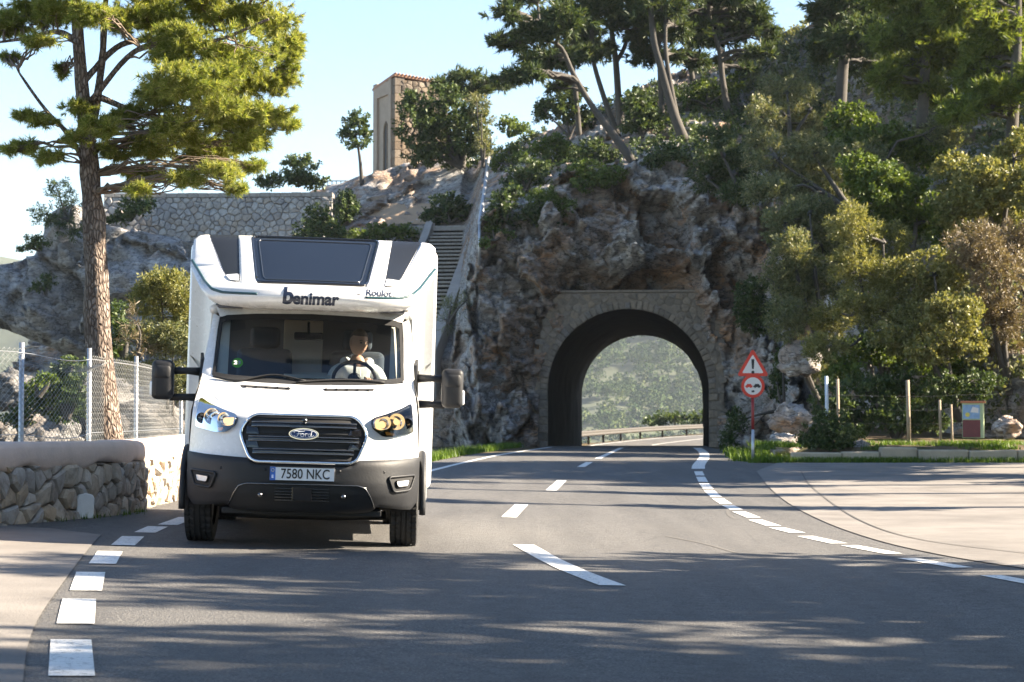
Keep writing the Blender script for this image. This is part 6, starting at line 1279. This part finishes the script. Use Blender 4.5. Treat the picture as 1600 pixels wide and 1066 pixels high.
# --- grass
def grass(name, pts, h, label, mat='grass_blades', blades=5, wd_=.012):
    pts = np.array(pts); n = len(pts); k = n * blades; b = np.repeat(pts, blades, 0) + rng.normal(size=(k, 3)) * np.array([.05, .05, 0]); a = rng.uniform(0, 6.283, k); L = h * rng.uniform(.5, 1.3, k); ln = rng.uniform(.1, .6, k)
    d = np.stack([np.cos(a) * ln, np.sin(a) * ln, np.ones(k)], 1) * L[:, None]; s_ = np.stack([-np.sin(a), np.cos(a), 0 * a], 1) * wd_ * rng.uniform(.7, 1.5, k)[:, None]
    V = np.stack([b - s_, b + s_, b + d], 1).reshape(-1, 3); F = np.arange(3 * k).reshape(-1, 3); o = mesh(name, V, F, mat); tag(o, label, 'grass', kind='stuff'); return o
n = 3800; x = rng.uniform(6.0, 17, n); y = rng.uniform(47.5, 50.2, n); ok = fbm(np.stack([x, y, 0 * x], 1) * .9, 2, 3) > -.25
grass('grass', np.stack([x, y, .30 + .03 * (y - 48)], 1)[ok], .14, 'bright green grass on the bank behind the stone edging')
n = 1500; x = rng.uniform(5.6, 13, n); y = rng.normal(46.75, .14, n); grass('grass', np.stack([x, y, 0 * x], 1)[(x < 9.5) | (rng.uniform(size=n) < .45)], .13, 'green grass growing in front of the stone edging')
pp_ = [gp(*p) for p in [(640, 742), (700, 727), (760, 713), (820, 703), (850, 699)]]; n = 1400; s_ = rng.uniform(0, 4, n); x = np.interp(s_, range(5), [p.x for p in pp_]) - .75 - np.abs(rng.normal(0, .5, n)); y = np.interp(s_, range(5), [p.y for p in pp_]); grass('grass', np.stack([x, y, 0 * x], 1), .18, 'weeds and grass along the foot of the rock face left of the road')
n = 700; x = rng.uniform(5.2, 7.4, n); y = rng.uniform(47.6, 62, n); ok = x > 5.2 + .09 * (y - 47); grass('grass', np.stack([x, y, 0 * x], 1)[ok], .2, 'grass verge around the sign post')
pts = []
for s_ in rng.uniform(0, WL, 260): p_, n_ = wpt(s_); pts.append((p_[0] + n_[0] * rng.uniform(.08, .22), p_[1] + n_[1] * rng.uniform(.08, .22), float(G(p_[0], p_[1]))))
pts = [p_ for p_ in pts if vnoise(np.array([[p_[1] * 1.1, 0, 0]]), 6)[0] > -.05]
grass('grass', pts, .06, 'thin weeds along the foot of the roadside wall', blades=4, wd_=.004)
q = gp(163, 800); shrub('small green weed growing from the foot of the rubble wall', 163, 806, [(160, 785, 9, 10), (168, 792, 7, 7)], q.y - .15, 'green_leaves', 'leaf', .045, 'weed', stems=2, dy=.03, name='weed', limb=.006)
# scrub on the slopes so the rock does not stay bare
n = 9000; px_ = rng.uniform(-4, 13, n); pz_ = rng.uniform(8, 17.5, n); ok = (pz_ > prof(px_, ZC) + .3) & (pz_ < prof(px_, ZR)) & (fbm(np.stack([px_, pz_, 0 * px_], 1) * .55, 3, 19) > -.02) & (stairmask(px_, pz_) > .9)
px_, pz_ = px_[ok], pz_[ok]; py_ = hillY(px_, pz_) - .25; pos = np.stack([px_, py_, pz_ + .1], 1); V, F = scatter('leaf', pos, rng.normal(size=pos.shape) * .5 + np.array([0, -.4, .8]), rng.uniform(.12, .26, len(pos))); tag(mesh('ground_cover', V, F, 'dark_leaves'), 'low green scrub covering the slope above the tunnel', kind='stuff')
n = 9000; px_ = rng.uniform(10.2, 30, n); pz_ = rng.uniform(.6, 19, n); py_ = hillY(px_, pz_) - rng.uniform(.2, 1.6, n); pos = np.stack([px_, py_, pz_ + .15], 1); V, F = scatter('leaf', pos, rng.normal(size=pos.shape) * .5 + np.array([0, -.4, .8]), rng.uniform(.2, .4, n)); tag(mesh('undergrowth', V, F, 'olive_leaves'), 'dark undergrowth covering the right-hand slope', kind='stuff')
# --- pines beyond the right edge of the picture: they throw the shade across the road
def shadepine(x, y, h, label, pads, src=None):
    tr = [([(x, y, -.3), (x + .2, y, h * .4), (x - .1, y + .1, h * .75), (x, y, h)], [.2, .16, .11, .05])]
    return plant('pine_tree', label, 'tree', (x, y, -.2), tr, [((x + a, y + b, c), (r1, r2, r3)) for a, b, c, r1, r2, r3 in pads], 'leaf', .42, 'hill_pine_needles', 'pine_bark', 1.1, 'pines beside the pull-off', 2, .25, .0, .06)
pl1 = [(-1.2, -.4, 3.6, 1.5, 1.6, .7), (1.0, .6, 4.6, 1.6, 1.8, .8), (-.6, .8, 5.6, 1.7, 1.9, .8), (.8, -.8, 6.6, 1.7, 1.8, .8), (-.3, .2, 7.8, 1.8, 1.9, .9), (.2, -.3, 9.0, 1.4, 1.5, .8), (-1.4, -1.0, 4.8, 1.2, 1.3, .6)]
for i, (x, y, h) in enumerate([(12.5, -1.5, 10), (13.5, 3.0, 10), (12.4, 6.4, 9.5), (13.4, 10.0, 9.8), (12.6, 13.2, 8.4), (12.0, 15.4, 9.0)]):
    shadepine(x, y, h, 'shade pine beside the road near the camera, beyond the right edge', [(a, b, c * h / 10, *r) for a, b, c, *r in (pl1 if i < 5 else pl1[2:6])])
pl3 = [(-2.5, 0, 6.6, 2.0, 2.0, .6), (-5.5, .8, 7.4, 2.2, 2.0, .6), (-8.5, -.5, 7.9, 2.2, 2.1, .6), (.5, -.6, 7.8, 2.0, 2.0, .8), (-4.0, -1.5, 8.6, 2.4, 2.0, .6), (-.5, .8, 9.4, 2.2, 2.0, .8), (-7, 1.8, 9.0, 2.2, 2.0, .6)]
for i, (x, y, h) in enumerate([(8.5, -3.0, 10), (8.0, 2.2, 10), (8.8, 7.4, 10.2)]):
    shadepine(x, y, h, 'spreading pine whose boughs overhang the road above the camera', pl3)
pl2 = [(-.6, -.3, 4.2, 1.2, .5, .35), (.6, .3, 5.4, 1.3, .6, .4), (-.2, .1, 6.8, 1.3, .6, .4), (.3, 0, 8.0, 1.0, .7, .5)]
for i, (x, y, h) in enumerate([(15.5, 27.2, 12.5), (16.2, 31.5, 14), (15.5, 34.6, 13)]): shadepine(x, y, h, 'tall sparse pine behind the pull-off, beyond the right edge', [(a, b, c * h / 9, *r) for a, b, c, *r in pl2])
pl4 = [(-.8, -.6, 1.4, 1.5, 1.7, .9), (.8, .6, 2.2, 1.6, 1.8, 1.0), (-.3, .2, 3.3, 1.5, 1.7, .9)]
for i, (x, y, h) in enumerate([(16.4, 27.6, 4.4), (16.8, 31.0, 4.8), (16.2, 34.5, 4.6), (16, 38, 4.6)]): shadepine(x, y, h, 'low young pine along the far side of the pull-off, beyond the right edge', pl4)
for i, (x, y, h) in enumerate([(14.2, 38.5, 10), (15.5, 43.0, 11), (18.2, 46.8, 12), (24, 67, 18), (25, 73, 20)]):
    shadepine(x, y, h, 'broad pine on the bank beyond the right edge', [(a * 1.3, b * 1.3, c * h / 9.4, r1 * 1.35, r2 * 1.5, r3 * h / 9) for a, b, c, r1, r2, r3 in pl1])
# --- far wood and the bushes behind the tunnel
t = NT('far_leaves'); big = t.noise(0.09, 3, .6); t.set(t.mix(t.isl(), t.ramp(big, [(0.38, (0.02, 0.04, 0.018)), (0.52, (0.07, 0.10, 0.035)), (0.66, (0.17, 0.18, 0.06))]), (0.055, 0.08, 0.032)), 0.9, spec=.1)
n = 640; x = rng.uniform(22, 128, n); y = rng.uniform(780, 1320, n); z = fhz(x, y); P_, D_, S_ = [], [], []
for k_, (a, b, c) in enumerate(zip(x, y, z)):
    r_ = rng.uniform(2.6, 6.0); tall = rng.uniform(.9, 1.7); m = 50; d = unit(rng.normal(size=(m, 3))); d[:, 2] = np.abs(d[:, 2]) * 1.2 - .25; d = d * (1 + .35 * fbm(d * 1.6 + k_ * 3.1, 2, 5))[:, None] * rng.uniform(.75, 1.0, m)[:, None]; P_.append(d * np.array([r_, r_, r_ * tall]) + np.array([a, b, c + r_ * tall * .55])); D_.append(d + rng.normal(size=d.shape) * .2); S_.append(rng.uniform(.15, .25, m) * r_)
V, F = scatter('far', np.vstack(P_), np.vstack(D_), np.concatenate(S_)); tag(mesh('far_wood', V, F, 'far_leaves'), 'distant wood of light and dark trees on the hillside beyond the tunnel', kind='stuff')
shrub('row of dark bushes behind the guard rail seen through the tunnel', 1055, 672, [(1030, 655, 18, 12), (1055, 652, 16, 12), (1080, 653, 18, 11), (1012, 660, 10, 8), (1100, 655, 18, 12)], 182, 'dark_leaves', 'leaf', .5, dens=1.0, stems=2)
# ------------------------------------------------------------------ the hazy air
hz = bpy.data.materials.new('hazy_air'); hz.use_nodes = True; hn = hz.node_tree.nodes; hn.remove(hn['Principled BSDF'])
pv = hn.new('ShaderNodeVolumePrincipled'); pv.inputs['Color'].default_value = (0.78, 0.88, 1.0, 1); pv.inputs['Density'].default_value = 0.0001; pv.inputs['Anisotropy'].default_value = 0.2
hz.node_tree.links.new(pv.outputs[0], hn['Material Output'].inputs['Volume']); M['hazy_air'] = hz
o = MB().box((0, 1080, 58), (3600, 2300, 252)).build('haze', 'hazy_air'); tag(o, 'thin bluish haze filling the air', kind='stuff')
